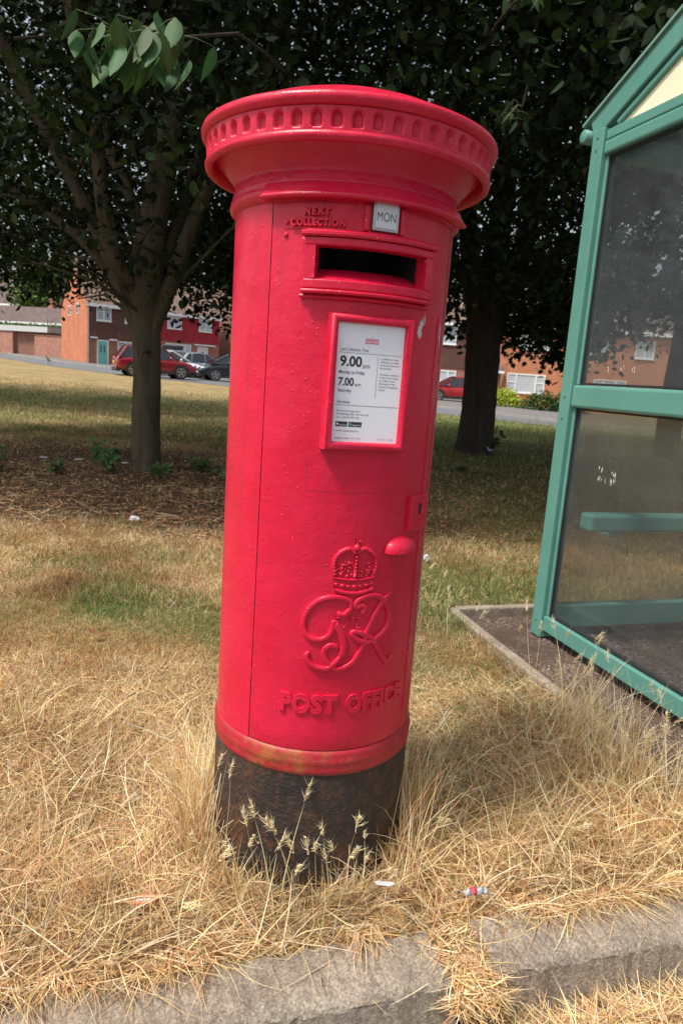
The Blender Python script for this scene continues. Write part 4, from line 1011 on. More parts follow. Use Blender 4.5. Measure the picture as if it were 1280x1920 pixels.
# ------------------------------------------------------------------ foliage
def leaf_mat(name, trans=.3, rough=.45, tint=(1.2, 1.3, .5)):
    m = M(name, (.05, .08, .02), rough, spec=.2); nt = m.node_tree
    at = N(m, 'ShaderNodeAttribute', attribute_name='Col'); L(m, at.outputs['Color'], bsdf(m).inputs['Base Color'])
    tl = N(m, 'ShaderNodeBsdfTranslucent'); L(m, mix(m, 1.0, at.outputs['Color'], tint, 'MULTIPLY'), tl.inputs[0])
    mx = N(m, 'ShaderNodeMixShader'); mx.inputs[0].default_value = trans; out = [n for n in nt.nodes if n.type == 'OUTPUT_MATERIAL'][0]
    L(m, bsdf(m).outputs[0], mx.inputs[1]); L(m, tl.outputs[0], mx.inputs[2]); L(m, mx.outputs[0], out.inputs[0])
    return m
LEAF = leaf_mat('tree_leaf', .10, .6); GRASSM = leaf_mat('dry_grass_blade', .32, .6, (1.1, .98, .78)); LITTER = leaf_mat('fallen_leaf', .05, .8); BUSHM = leaf_mat('bush_leaf', .3)

def big_mesh(name, V_, F_, cols, mat, parent=None, smooth=False):
    """V_ (n,3), F_ (m,k) same-size faces, cols (n,3)"""
    me = bpy.data.meshes.new(name); n = len(V_); m, k = F_.shape
    me.vertices.add(n); me.vertices.foreach_set('co', np.ascontiguousarray(V_, dtype=np.float32).ravel())
    me.loops.add(m * k); me.loops.foreach_set('vertex_index', np.ascontiguousarray(F_, dtype=np.int32).ravel())
    me.polygons.add(m); me.polygons.foreach_set('loop_start', np.arange(0, m * k, k, dtype=np.int32)); me.polygons.foreach_set('loop_total', np.full(m, k, dtype=np.int32))
    if smooth: me.polygons.foreach_set('use_smooth', np.ones(m, dtype=bool))
    me.update(calc_edges=True)
    a = me.color_attributes.new('Col', 'FLOAT_COLOR', 'POINT'); a.data.foreach_set('color', np.concatenate([cols, np.ones((n, 1))], 1).astype(np.float32).ravel())
    return link_mesh(name, me, mat, parent)

SHAPES = {
 'oval': (np.array([(0, 0, 0), (.16, -.21, .05), (.45, -.29, .05), (.78, -.17, .01), (1.02, 0, -.10), (.78, .17, .01), (.45, .29, .05), (.16, .21, .05), (.45, 0, -.02)]), np.array([(0, 1, 2, 8), (8, 2, 3, 4), (8, 4, 5, 6), (0, 8, 6, 7)])),
 'lobed': (np.array([(0, 0, 0), (.10, -.42, .03), (.36, -.26, .02), (.55, -.50, 0), (.66, -.20, .02), (1.05, 0, -.06), (.66, .20, .02), (.55, .50, 0), (.36, .26, .02), (.10, .42, .03)]),
           np.array([(0, 1, 2, 2), (0, 2, 3, 4), (0, 4, 5, 5), (0, 5, 6, 6), (0, 6, 7, 8), (0, 8, 9, 9)])),
}
def leaves(P, size, shape, cbase, droop=.5, var=.35, rg=rng):
    """arrays of leaf verts: P (n,3)"""
    n = len(P); sv_, sf = SHAPES[shape]
    az = rg.uniform(0, 2 * np.pi, n); el = rg.normal(-droop, .45, n); roll = rg.normal(0, .6, n)
    d = np.stack([np.cos(az) * np.cos(el), np.sin(az) * np.cos(el), np.sin(el)], 1)
    s = np.stack([-np.sin(az), np.cos(az), np.zeros(n)], 1); u = np.cross(s, d)
    s2 = s * np.cos(roll)[:, None] + u * np.sin(roll)[:, None]; u2 = np.cross(s2, d)
    sz = size * rg.uniform(.65, 1.25, n)
    Vv = P[:, None, :] + sz[:, None, None] * (sv_[None, :, 0, None] * d[:, None] + sv_[None, :, 1, None] * s2[:, None] + sv_[None, :, 2, None] * u2[:, None])
    k = len(sv_); Ff = (sf[None] + (np.arange(n) * k)[:, None, None]).reshape(-1, 4)
    c = np.array(cbase)[None] * (1 + rg.normal(0, var, (n, 1)).clip(-.7, 1)) * (1 + rg.normal(0, .1, (n, 3)))
    return Vv.reshape(-1, 3), Ff, np.repeat(c.clip(.003, 1), k, 0)
def fix_tris(F_): return F_
def leaf_object(name, parts, mat, parent):
    Vs, Fs, Cs = [], [], []; b = 0
    for v, f, c in parts: Vs.append(v); Fs.append(f + b); Cs.append(c); b += len(v)
    V_, F_, Cc = np.concatenate(Vs), np.concatenate(Fs), np.concatenate(Cs)
    quad = F_[:, 2] != F_[:, 3]
    if quad.all(): return big_mesh(name, V_, F_, Cc, mat, parent)
    # lobed shapes carry triangles: split everything into triangles
    T_ = np.concatenate([F_[:, :3], F_[quad][:, [0, 2, 3]]]); return big_mesh(name, V_, T_, Cc, mat, parent)
def bark(name, c1, c2, c3):
    m = M(name, c1, .9, spec=.2); v = coords(m, scale=(1, 1, .25))
    L(m, ramp(m, noise(m, v, 9, 10, .7), [(.3, c1), (.55, c2), (.75, c3)]), bsdf(m).inputs['Base Color'])
    n1 = bump(m, noise(m, coords(m, scale=(1, 1, .3)), 30, 8, .7), .8, .03); return m
BARK = bark('green_grey_bark', (.055, .046, .032), (.115, .095, .064), (.095, .10, .055)); BARK2 = bark('dark_brown_bark', (.036, .028, .023), (.06, .048, .04), (.085, .068, .055))
def trunk_tube(mb, pts, rads, n=16, seed=0):
    r_ = random.Random(seed); P = []; Q = []
    for i in range(len(pts) - 1):
        for j in range(6):
            t = j / 6; a = Vector(pts[max(i - 1, 0)]); b = Vector(pts[i]); c = Vector(pts[i + 1]); d = Vector(pts[min(i + 2, len(pts) - 1)])
            P.append(.5 * ((2 * b) + (c - a) * t + (2 * a - 5 * b + 4 * c - d) * t * t + (3 * b - a - 3 * c + d) * t ** 3)); Q.append((rads[i] * (1 - t) + rads[i + 1] * t) * r_.uniform(.97, 1.03))
    P.append(Vector(pts[-1])); Q.append(rads[-1])
    base = len(mb.v); mb.tube(P, Q, n)
    ph = [r_.uniform(0, 6) for _ in range(4)]
    for i, p in enumerate(P):
        for k in range(n):
            q = base + i * n + k; v = Vector(mb.v[q]); t = 2 * math.pi * k / n
            f = 1 + .07 * math.sin(3 * t + ph[0] + i * .12) + .05 * math.sin(5 * t + ph[1] - i * .2); mb.v[q] = tuple(p + (v - p) * f)
    return P, Q
def inside_clusters(n, c, r, zmin, seed, shell=.35, keepout=None):
    rg = np.random.default_rng(seed); out = np.zeros((0, 3))
    while len(out) < n:
        d = rg.normal(size=(n * 2, 3)); d /= np.linalg.norm(d, axis=1)[:, None]; rad = rg.uniform(0, 1, n * 2) ** shell
        p = np.array(c) + d * rad[:, None] * np.array(r) * (1 + .18 * (fbm(d[:, 0] * 3 + 9, d[:, 1] * 3 + d[:, 2] * 2) - .5))[:, None]
        zm = zmin + 1.0 * (fbm(p[:, 0] * .45 + seed, p[:, 1] * .45) - .5) * 2 * .9
        p = p[p[:, 2] > zm]
        if keepout is not None: p = p[keepout(p)]
        out = np.concatenate([out, p])
    return out[:n]
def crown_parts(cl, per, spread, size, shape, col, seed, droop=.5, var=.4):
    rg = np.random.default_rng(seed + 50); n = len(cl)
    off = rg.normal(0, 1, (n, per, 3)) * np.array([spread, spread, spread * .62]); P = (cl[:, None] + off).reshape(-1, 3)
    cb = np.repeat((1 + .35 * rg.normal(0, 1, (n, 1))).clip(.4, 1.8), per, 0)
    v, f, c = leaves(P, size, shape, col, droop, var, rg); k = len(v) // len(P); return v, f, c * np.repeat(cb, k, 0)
def cam_clear(p, near):   # leave the open ground round the camera and the post box free of branches
    return (p[:, 1] + .40 * p[:, 2] > near + .9 * fbm(p[:, 0] * .8, p[:, 2] * .8)) & (p[:, 1] > 2.2) & ((p[:, 2] < 2.6 + .55 * p[:, 1]) | (p[:, 1] + .3 * p[:, 2] > 4.6))

def tree(label, trunk, limbs, crowns, bk, seed, name='broadleaf_tree'):
    t = empty(name, trunk[0][0]); tag(t, label, 'tree', 'trees on the green'); o = Vector(trunk[0][0])
    mb = MB(); pts = [Vector(p) - o for p, r in trunk]; trunk_tube(mb, pts, [r for p, r in trunk], 20, seed); mb.build('trunk', bk, t, True)
    for q, l in enumerate(limbs):
        mb = MB(); P, Q = trunk_tube(mb, [Vector(p) - o for p, r in l], [r for p, r in l], 12, seed + q)
        r_ = random.Random(seed * 9 + q)
        for i in range(4, len(P) - 1, 3):      # side twigs
            d = Vector((r_.uniform(-1, 1), r_.uniform(-1, 1), r_.uniform(-.1, .9))).normalized(); ln = r_.uniform(.6, 1.8)
            a = P[i]; b = a + d * ln * .5 + Vector((0, 0, .1)); c = a + d * ln + Vector((0, 0, -.05)); r0 = Q[i] * .3
            mb.tube([a, b, c], [r0, r0 * .6, r0 * .2], 6)
        mb.build('limb', bk, t, True)
    parts = [(v - np.array(o[:]), f, c) for v, f, c in crowns]
    leaf_object('crown', parts, LEAF, t)
    return t
# left tree (pear-like leaves)
def dl(px, z, y): return Vector((px, y, z))
ltb = (-2.22, 7.66)
LTr = [((-2.20, 7.66, -.05), .215), ((-2.21, 7.66, .10), .165), ((-2.22, 7.66, .45), .148), ((-2.22, 7.68, 1.0), .145), ((-2.24, 7.70, 1.5), .150), ((-2.26, 7.7, 1.95), .175), ((-2.22, 7.75, 2.5), .15), ((-2.10, 7.85, 3.4), .14), ((-2.0, 8.0, 4.6), .12), ((-1.9, 8.2, 6.2), .08), ((-1.8, 8.3, 8.0), .04)]
LL = [
 [((-2.26, 7.68, 1.2), .06), ((-2.36, 7.68, 1.6), .08), ((-2.55, 7.6, 2.1), .075), ((-2.85, 7.5, 2.75), .066), ((-3.45, 7.3, 3.9), .065), ((-4.0, 7.1, 5.0), .05), ((-4.6, 6.9, 6.3), .03)],
 [((-2.25, 7.66, 1.4), .06), ((-2.34, 7.64, 1.85), .09), ((-2.55, 7.4, 2.4), .075), ((-2.62, 7.2, 3.4), .065), ((-2.8, 6.9, 4.8), .05), ((-3.1, 6.6, 6.4), .03)],
 [((-2.26, 7.7, 1.4), .04), ((-2.40, 7.7, 1.72), .06), ((-2.75, 7.9, 2.15), .05), ((-3.3, 8.2, 2.6), .045), ((-4.2, 8.6, 3.1), .035), ((-5.6, 9.0, 3.7), .02)],
 [((-2.22, 7.68, .95), .05), ((-2.16, 7.68, 1.5), .08), ((-1.95, 7.7, 2.1), .08), ((-1.68, 7.75, 2.9), .07), ((-1.25, 7.8, 3.8), .065), ((-.8, 7.9, 5.2), .04)],
 [((-2.1, 7.75, 2.2), .08), ((-1.9, 8.2, 3.2), .06), ((-1.75, 8.7, 4.4), .045), ((-1.5, 9.2, 6.0), .025)],
 [((-2.3, 7.7, 2.6), .07), ((-2.9, 7.9, 3.8), .055), ((-3.4, 8.2, 5.4), .035)],
]
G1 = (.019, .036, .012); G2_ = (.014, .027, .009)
c1 = inside_clusters(2150, (-2.4, 8.0, 5.9), (6.2, 6.2, 5.2), 2.45, 11, keepout=lambda p: cam_clear(p, 5.3))
c1b = inside_clusters(200, (-5.6, 9.6, 2.8), (3.0, 2.6, 1.0), 2.1, 12)
c1c = inside_clusters(150, (-1.2, 10.4, 2.5), (1.5, 1.5, .8), 1.85, 13)
# hanging spray next to the trunk and over the camera
spr = np.array([(-1.02 + random.gauss(0, .12), 2.15 + random.gauss(0, .10), 2.33 + random.gauss(0, .05)) for _ in range(16)])
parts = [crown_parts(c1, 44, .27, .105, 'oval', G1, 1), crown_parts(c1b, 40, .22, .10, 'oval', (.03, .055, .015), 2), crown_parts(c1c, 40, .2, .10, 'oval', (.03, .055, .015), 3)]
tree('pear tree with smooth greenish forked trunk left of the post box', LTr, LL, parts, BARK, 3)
# right tree (maple-like leaves)
RTr = [((2.22, 12.2, -.05), .40), ((2.23, 12.2, .15), .33), ((2.24, 12.2, .8), .285), ((2.22, 12.2, 1.5), .275), ((2.20, 12.2, 2.1), .29), ((2.22, 12.2, 2.6), .30), ((2.3, 12.3, 3.6), .20), ((2.4, 12.5, 5.2), .15), ((2.5, 12.7, 7.5), .09), ((2.6, 12.8, 10), .04)]
RL = [
 [((2.12, 12.15, 2.1), .18), ((1.9, 12.0, 2.8), .17), ((1.65, 11.7, 3.8), .14), ((1.3, 11.2, 5.4), .10), ((.8, 10.8, 7.4), .05)],
 [((2.35, 12.2, 2.3), .18), ((2.65, 12.1, 3.2), .15), ((2.85, 12.0, 4.6), .12), ((3.3, 11.8, 6.6), .07)],
 [((2.35, 12.1, 2.5), .12), ((3.1, 11.6, 3.3), .09), ((4.2, 11.0, 4.0), .06), ((5.6, 10.2, 4.6), .03)],
 [((2.1, 12.1, 2.6), .10), ((1.3, 11.9, 3.4), .08), ((.2, 11.6, 4.2), .05), ((-1, 11.2, 4.8), .025)],
]
c2 = inside_clusters(2350, (2.6, 11.4, 6.9), (7.4, 8.2, 6.0), 2.75, 21, keepout=lambda p: cam_clear(p, 5.5))
c2b = inside_clusters(150, (3.6, 13.5, 2.7), (1.9, 2.6, 1.0), 1.85, 22)
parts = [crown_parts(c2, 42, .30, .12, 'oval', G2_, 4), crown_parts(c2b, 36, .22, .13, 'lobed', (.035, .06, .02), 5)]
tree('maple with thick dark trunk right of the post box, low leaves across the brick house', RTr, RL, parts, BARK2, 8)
# third tree behind the shelter
TTr = [((6.6, 14.4, -.1), .34), ((6.6, 14.4, .3), .24), ((6.6, 14.4, 1.6), .22), ((6.65, 14.4, 3.0), .22), ((6.7, 14.5, 5.0), .15), ((6.8, 14.6, 8.5), .06)]
TL_ = [[((6.5, 14.3, 2.5), .14), ((6.0, 14.0, 3.8), .11), ((5.3, 13.6, 5.6), .06)], [((6.7, 14.4, 2.7), .13), ((7.5, 14.2, 4.2), .10), ((8.6, 14.0, 6.2), .05)]]
c3 = inside_clusters(1150, (7.4, 14.4, 6.8), (5.8, 5.6, 5.4), 2.7, 31, keepout=lambda p: cam_clear(p, 5.0))
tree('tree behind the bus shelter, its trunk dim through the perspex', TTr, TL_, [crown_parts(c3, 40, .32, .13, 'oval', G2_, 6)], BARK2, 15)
# tree at far left filling the edge
FTr = [((-11.5, 17, 0), .35), ((-11.5, 17, 1.5), .25), ((-11.4, 17, 4), .22), ((-11.2, 17, 9), .06)]
FL = [[((-11.5, 17, 2.6), .14), ((-10.2, 16.6, 4.6), .1), ((-8.8, 16.2, 6.5), .05)]]
c4 = inside_clusters(480, (-11.5, 17, 7.0), (6.0, 5.0, 5.2), 2.6, 41)
tree('broad tree standing beyond the left edge, only its leafy side in view', FTr, FL, [crown_parts(c4, 38, .34, .15, 'oval', (.045, .075, .025), 7)], BARK2, 21)
HTr = [((-4.66, 16.4, -.1), .2), ((-4.66, 16.4, 1.5), .14), ((-4.45, 16.4, 3.5), .13), ((-4.4, 16.5, 8), .05)]  # added tree with hidden trunk; its crown shades a sunlit stripe of lawn
c6 = inside_clusters(420, (-5.0, 16.6, 6.6), (5.4, 4.6, 4.4), 2.9, 45)
tree('slim tree added to shade the lawn, its trunk hidden behind the pear tree', HTr, [[((-4.66, 16.4, 2.6), .07), ((-5.4, 16.2, 4.2), .05), ((-6.4, 16.0, 6.0), .03)]], [crown_parts(c6, 38, .34, .13, 'oval', G2_, 17)], BARK2, 23)
# pale green tree far behind the garage
r4 = Vector((-37, 88, 1.5)); FT = [((-37, 88, 1.3), .4), ((-37, 88, 4), .3), ((-37, 88, 9), .1)]
c5 = inside_clusters(260, (-37, 88, 8.5), (4.5, 4.5, 4.5), 4, 51)
tree('far pale green tree behind the garage roof', FT, [], [crown_parts(c5, 40, .6, .38, 'oval', (.10, .17, .04), 8)], BARK2, 25)
for i, (x, y, hgt, rr_, lb) in enumerate(((-9, 74, 12, 6, 'tall dark tree behind the maroon tiled house'), (2, 78, 13, 7, 'round dark tree in the gap behind the post box'), (20, 72, 12, 6, 'dark tree behind the long orange brick house'))):
    z = T(x, y); cc = inside_clusters(300, (x, y, z + hgt * .6), (rr_, rr_, hgt * .42), z + 2.5, 60 + i)
    tree(lb, [((x, y, z - .2), .4), ((x, y, z + 3), .3), ((x, y, z + hgt * .8), .1)], [], [crown_parts(cc, 40, .7, .42, 'oval', (.05, .085, .025), 9 + i)], BARK2, 30 + i)

# near hanging sprays: belong to the trees but built as their own branches
def spray(name, label, base, tipoff, nleaf, size, col, seed, fruit=0, root=(0, 1, .5)):
    r_ = random.Random(seed); t = empty(name, base); tag(t, label, 'leafy branch')
    b = Vector((0, 0, 0)); e = Vector(tipoff); mb = MB()
    main = [b, b + e * .3 + Vector((0, 0, .03)), b + e * .65 + Vector((0, 0, .02)), e]
    rv = Vector(root); bb = MB(); bb.tube([rv, rv * .66 + Vector((0, 0, .07)), rv * .33 + Vector((.03, 0, .09)), Vector((0, 0, 0))], [.012, .009, .007, .0055], 8); bb.build('branch', BARK2, t, True)
    mb.tube(main, [.005, .0045, .003, .002], 7)
    Vs = []; Fs = []; Cs = []; fr_ = MB()
    for i in range(nleaf):
        k = r_.uniform(.15, 1); a = main[0].lerp(main[-1], k) + Vector((0, 0, .02)); off = Vector((r_.gauss(0, .055), r_.gauss(0, .055), r_.uniform(-.055, .03)))
        p = a + off; mb.tube([a, a.lerp(p, .6) + Vector((0, 0, .008)), p], [.0016, .0012, .0009], 5)
        ln = size * r_.uniform(.75, 1.15); az = r_.uniform(0, 6.28); dd = Vector((math.cos(az) * .38, math.sin(az) * .38, -1)).normalized()
        sd_ = Vector((-math.sin(az + r_.uniform(-.6, .6)), math.cos(az), 0)).normalized(); un = sd_.cross(dd); bi = len(Vs); nn = 8
        c = [q * r_.uniform(.75, 1.2) for q in col]
        for j in range(nn + 1):
            s = j / nn; wd = ln * .25 * (math.sin(math.pi * min(1, s ** .8 * 1.02)) ** .8) * (1 - .25 * s) if 0 < j < nn else .0015
            cen = p + dd * ln * s + un * (-.10 * ln * s * s)
            for side, lift in ((-1, .22), (0, 0), (1, .22)):
                Vs.append(cen + sd_ * side * wd + un * lift * wd); Cs.append(c if side else [q * 1.35 for q in c])
        for j in range(nn):
            for q in (0, 1): o_ = bi + j * 3 + q; Fs.append((o_, o_ + 1, o_ + 4, o_ + 3))
    for i in range(fruit): k = r_.uniform(.3, .8); fr_.ball(main[0].lerp(main[-1], k) + Vector((r_.gauss(0, .03), r_.gauss(0, .02), -.02)), .0065, 10, 8)
    mb.build('twig', M('green_twig', (.13, .16, .06), .7), t, True)
    big_mesh('leaves', np.array([v[:] for v in Vs]), np.array(Fs), np.array(Cs), LEAF, t, True)
    if fruit: fr_.build('fruit', M('small_green_fruit', (.42, .40, .10), .5), t, True)
spray('leafy_branch', 'drooping twig of glossy pear leaves with tiny green fruits at the top left', (-.67, 2.60, 2.25), (-.06, -.42, -.20), 66, .115, (.045, .095, .035), 1, 5, (.15, 2.2, .75))
spray('leafy_branch', 'few pointed leaves hanging in at the top edge right of the post box', (.56, 2.95, 2.62), (-.04, -.35, -.10), 16, .075, (.06, .12, .045), 3, 0, (.2, 2.3, .8))
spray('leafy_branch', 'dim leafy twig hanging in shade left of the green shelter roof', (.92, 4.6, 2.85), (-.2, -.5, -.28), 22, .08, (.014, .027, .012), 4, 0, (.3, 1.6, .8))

# bushes in front of the right house
def bush(x, y, rx, ry, rz, label, col, seed, size=.16, n=900, shape='oval'):
    t = empty('garden_bush', on(x, y)); tag(t, label, 'bush'); rg = np.random.default_rng(seed)
    d = rg.normal(size=(n, 3)); d /= np.linalg.norm(d, axis=1)[:, None]; d[:, 2] = np.abs(d[:, 2]); rad = rg.uniform(.6, 1, n)
    P = d * rad[:, None] * np.array([rx, ry, rz]) * (1 + .3 * (fbm(d[:, 0] * 4 + seed, d[:, 1] * 4 + d[:, 2] * 3) - .5))[:, None]
    v, f, c = leaves(P, size, shape, col, .2, .35, rg); leaf_object('foliage', [(v, f, c)], BUSHM, t)
    mb = MB()
    for i in range(7): a = i * .9; mb.tube([(0, 0, 0), (rx * .3 * math.cos(a), ry * .3 * math.sin(a), rz * .45), (rx * .7 * math.cos(a), ry * .7 * math.sin(a), rz * .8)], [.04, .03, .012], 6)
    mb.build('stem', BARK2, t, True)
bush(8.5, 39.2, 1.15, .9, 1.15, 'yellow green variegated bush under the house window', (.42, .48, .08), 1, .13, 2400)
bush(10.5, 38.3, 1.35, .9, 1.15, 'dark green rounded bush right of the yellow green one', (.06, .11, .03), 2, .13, 2200)
bush(12.0, 38.4, 1.1, .9, 1.5, 'taller mid green bush next to the shelter post', (.12, .19, .06), 3, .13, 1800)
t = empty('hedge', wA + Vector((-6, 9.5, 0)), WAng); tag(t, 'clipped green hedge behind the garage fascia', 'hedge')
rg = np.random.default_rng(77); P = np.stack([rg.uniform(0, 20, 6000), rg.uniform(-.5, .5, 6000), rg.uniform(1.5, 4.35, 6000)], 1); leaf_object('foliage', [leaves(P, .25, 'oval', (.06, .12, .03), .1)], BUSHM, t)
mb = MB(); [mb.tube([(x, 0, .8), (x, 0, 4.0)], .04, 6) for x in np.linspace(.5, 19.5, 14)]; mb.build('stem', BARK2, t)

# ------------------------------------------------------------------ grass
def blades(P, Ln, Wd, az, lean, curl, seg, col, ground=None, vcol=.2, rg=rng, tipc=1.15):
    n = len(P); az = np.broadcast_to(az, n); s = np.linspace(0, 1, seg + 1); twist = rg.uniform(-.8, .8, n)
    ang = lean[:, None] + curl[:, None] * s[None]; aza = az[:, None] + (rg.normal(0, .5, n))[:, None] * s[None]
    stp = Ln[:, None] / seg
    dx = np.cos(aza) * np.sin(ang) * stp; dy = np.sin(aza) * np.sin(ang) * stp; dz = np.cos(ang) * stp
    z0 = np.zeros((n, 1)); X = P[:, 0:1] + np.concatenate([z0, np.cumsum(dx[:, :-1], 1)], 1); Y = P[:, 1:2] + np.concatenate([z0, np.cumsum(dy[:, :-1], 1)], 1); Z = P[:, 2:3] + np.concatenate([z0, np.cumsum(dz[:, :-1], 1)], 1)
    g0 = P[:, 2:3] + .002 + rg.uniform(0, .012, (n, 1)); Z = np.maximum(Z, g0)
    w = Wd[:, None] * (1 - s[None] ** 1.6 * .9) * .5
    sx = -np.sin(az + twist)[:, None]; sy = np.cos(az + twist)[:, None]; szz = np.sin(twist)[:, None] * .6
    A = np.stack([X - sx * w, Y - sy * w, Z - szz * w], -1); B = np.stack([X + sx * w, Y + sy * w, Z + szz * w], -1)
    Vv = np.stack([A, B], 2).reshape(n, -1, 3); k = 2 * (seg + 1)
    f = np.array([(2 * i, 2 * i + 1, 2 * i + 3, 2 * i + 2) for i in range(seg)]); Ff = (f[None] + (np.arange(n) * k)[:, None, None]).reshape(-1, 4)
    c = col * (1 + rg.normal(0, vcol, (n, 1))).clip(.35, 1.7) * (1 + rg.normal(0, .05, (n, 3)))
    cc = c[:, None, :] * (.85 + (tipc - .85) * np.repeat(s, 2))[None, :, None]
    return Vv.reshape(-1, 3), Ff, cc.reshape(-1, 3).clip(.01, .95)
STRAW = np.array([(.76, .555, .29), (.86, .68, .40), (.60, .375, .185), (.42, .22, .11), (.92, .77, .53)]); GREEN = np.array([(.13, .18, .05), (.19, .23, .08), (.27, .27, .11)])
def pick(pal, n, p=None, rg=rng): return pal[rg.choice(len(pal), n, p=p)]
def free(x, y, gap=True):
    kt = kerb_t(x, y); ka = (x - KO.x) * KD.x + (y - KO.y) * KD.y
    a, b = slab_uv(x, y); ok = ~((a > -.03) & (b > -.03) & (b < 6)); ok &= np.hypot(x - BX, y - BY) > .246
    ok &= (kt > .0) | (gap & (ka > .20) & (ka < .29) & (kt > -.15))
    return ok
# (a) long matted straw near the kerb and the foot of the box: tufts
def tuft_field(n, xr, yr, dens_fn, per, Lr, Wr, leanr, seed, pal=STRAW, pp=(.35, .25, .2, .08, .12), rad=.035, z=0.0, seg=4, curl=(.3, .5)):
    rg = np.random.default_rng(seed); x = rg.uniform(*xr, n); y = rg.uniform(*yr, n); k = rg.random(n) < dens_fn(x, y); x, y = x[k], y[k]
    m = len(x); X = np.repeat(x, per) + rg.normal(0, rad, m * per); Y = np.repeat(y, per) + rg.normal(0, rad, m * per)
    azt = np.repeat(rg.uniform(0, 2 * np.pi, m), per) + rg.normal(0, 1.0, m * per)
    k = free(X, Y); X, Y, azt = X[k], Y[k], azt[k]; q = len(X)
    Ln = rg.uniform(*Lr, q) ; lean = rg.normal(leanr[0], leanr[1], q).clip(0, 1.75); cu = rg.normal(curl[0], curl[1], q)
    Z = terr(X, Y) + z
    col = pick(np.array(pal), q, pp, rg) * np.repeat(rg.uniform(.7, 1.25, m), per)[k][:, None] * (.62 + .78 * fbm(X * 3.1 + 8, Y * 3.1))[:, None]
    return blades(np.stack([X, Y, Z], 1), Ln, rg.uniform(*Wr, q), azt, lean, cu, seg, col, rg=rg)
def near_d(x, y):
    kt = kerb_t(x, y); return np.clip(1.25 - np.maximum(kt - .25, 0) * .9, 0.12, 1) * (kt > -.01)
parts = [
 tuft_field(5600, (-1.7, 1.6), (.6, 2.6), near_d, 22, (.04, .11), (.0015, .0030), (1.42, .28), 101),
 tuft_field(1500, (-1.5, 1.2), (.6, 1.85), lambda x, y: (kerb_t(x, y) < .42) * (kerb_t(x, y) > 0) * (.9 - .5 * ((np.abs(x - BX) < .24) & (y > 1.27))), 18, (.09, .22), (.002, .0036), (1.2, .35), 102, curl=(.5, .6)),
 tuft_field(420, (-.45, .4), (1.25, 2.05), lambda x, y: (np.abs(np.hypot(x - BX, y - BY) - .275) < .035) * ((np.abs(x - BX) > .19) | (y > BY)) * 1.0, 26, (.14, .32), (.0018, .0032), (.45, .35), 103, rad=.02, curl=(.5, .6)),
 tuft_field(330, (.25, 1.3), (1.30, 2.5), lambda x, y: (slab_uv(x, y)[1] > -.30) * .8, 16, (.10, .24), (.0018, .0032), (.95, .35), 104, curl=(.6, .6)),
]
parts.append(tuft_field(230, (.8, 1.3), (1.6, 2.5), lambda x, y: (slab_uv(x, y)[1] > -.24) * (slab_uv(x, y)[0] > 1.2) * (slab_uv(x, y)[0] < 1.95) * .7, 13, (.14, .34), (.0018, .0032), (.35, .3), 107, pp=(.3, .35, .05, .0, .3), curl=(.6, .6)))
parts.append(tuft_field(900, (-1.5, 1.5), (.7, 2.2), near_d, 5, (.12, .26), (.0020, .0034), (1.25, .25), 108, pp=(.25, .35, .05, .0, .35), rad=.05, curl=(.35, .5)))
parts.append(tuft_field(300, (-.42, .36), (1.35, 1.9), lambda x, y: (np.abs(np.hypot(x - BX, y - BY) - .285) < .04) * ((x - BX < -.22) * .75 + (x - BX > .23) * .25), 12, (.18, .34), (.0020, .0034), (.28, .22), 109, pp=(.3, .4, .1, .0, .2), rad=.018, curl=(.45, .5)))
parts.append(tuft_field(500, (-.34, .26), (1.2, 1.6), lambda x, y: (np.abs(np.hypot(x - BX, y - BY) - .285) < .035) * (y < BY), 17, (.06, .17), (.0018, .0032), (.85, .4), 105, rad=.02, curl=(.7, .7)))
parts.append(tuft_field(60, (-.34, .26), (1.2, 1.6), lambda x, y: (np.abs(np.hypot(x - BX, y - BY) - .275) < .03) * (y < BY), 5, (.10, .19), (.0018, .0032), (.4, .4), 106, rad=.02, curl=(.9, .8)))
def join_parts(pp):
    Vs, Fs, Cs = [], [], []; b = 0
    for v, f, c in pp: Vs.append(v); Fs.append(f + b); Cs.append(c); b += len(v)
    return np.concatenate(Vs), np.concatenate(Fs), np.concatenate(Cs)
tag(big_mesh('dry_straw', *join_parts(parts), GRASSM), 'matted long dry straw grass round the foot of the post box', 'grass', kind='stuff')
# straw in the kerb gap and in the gutter
def strip_blades(n, fn, seed, Lr=(.05, .16), lean=(1.2, .3)):
    rg = np.random.default_rng(seed); P = np.array([fn(rg) for _ in range(n)]); return blades(P, rg.uniform(*Lr, n), rg.uniform(.0018, .0034, n), rg.uniform(0, 6.28, n), rg.normal(*lean, n), rg.normal(.3, .5, n), 4, pick(STRAW, n, (.35, .25, .2, .08, .12), rg), rg=rg)
def gapf(rg): p = KO + KD * rg.uniform(.195, .295) + KN * rg.uniform(-.17, .03); return (p.x, p.y, rg.uniform(-.05, .0))
def gutf(rg):
    a = rg.uniform(.22, 1.5); p = KO + KD * a + KN * (-.16 - abs(rg.normal(0, .07)) - .02 * (1.5 - a)); return (p.x, p.y, -.12 + rg.uniform(0, .035))
def overf(rg):
    p = KO + KD * rg.uniform(-1.6, 1.3) + KN * rg.uniform(0, .03); return (p.x, p.y, rg.uniform(0, .02))
ov = np.random.default_rng(9)
n = 2600; P = np.array([overf(ov) for _ in range(n)]); cl = fbm(P[:, 0] * 4, P[:, 1] * 0 + 3); P = P[cl > .46]; n = len(P)
over_kerb = blades(P, ov.uniform(.04, .12, n), ov.uniform(.0018, .0032, n), ov.normal(-math.pi / 2 + KA, .8, n), ov.normal(1.25, .2, n), ov.normal(.2, .2, n), 4, pick(STRAW, n, (.35, .25, .2, .08, .12), ov), rg=ov)
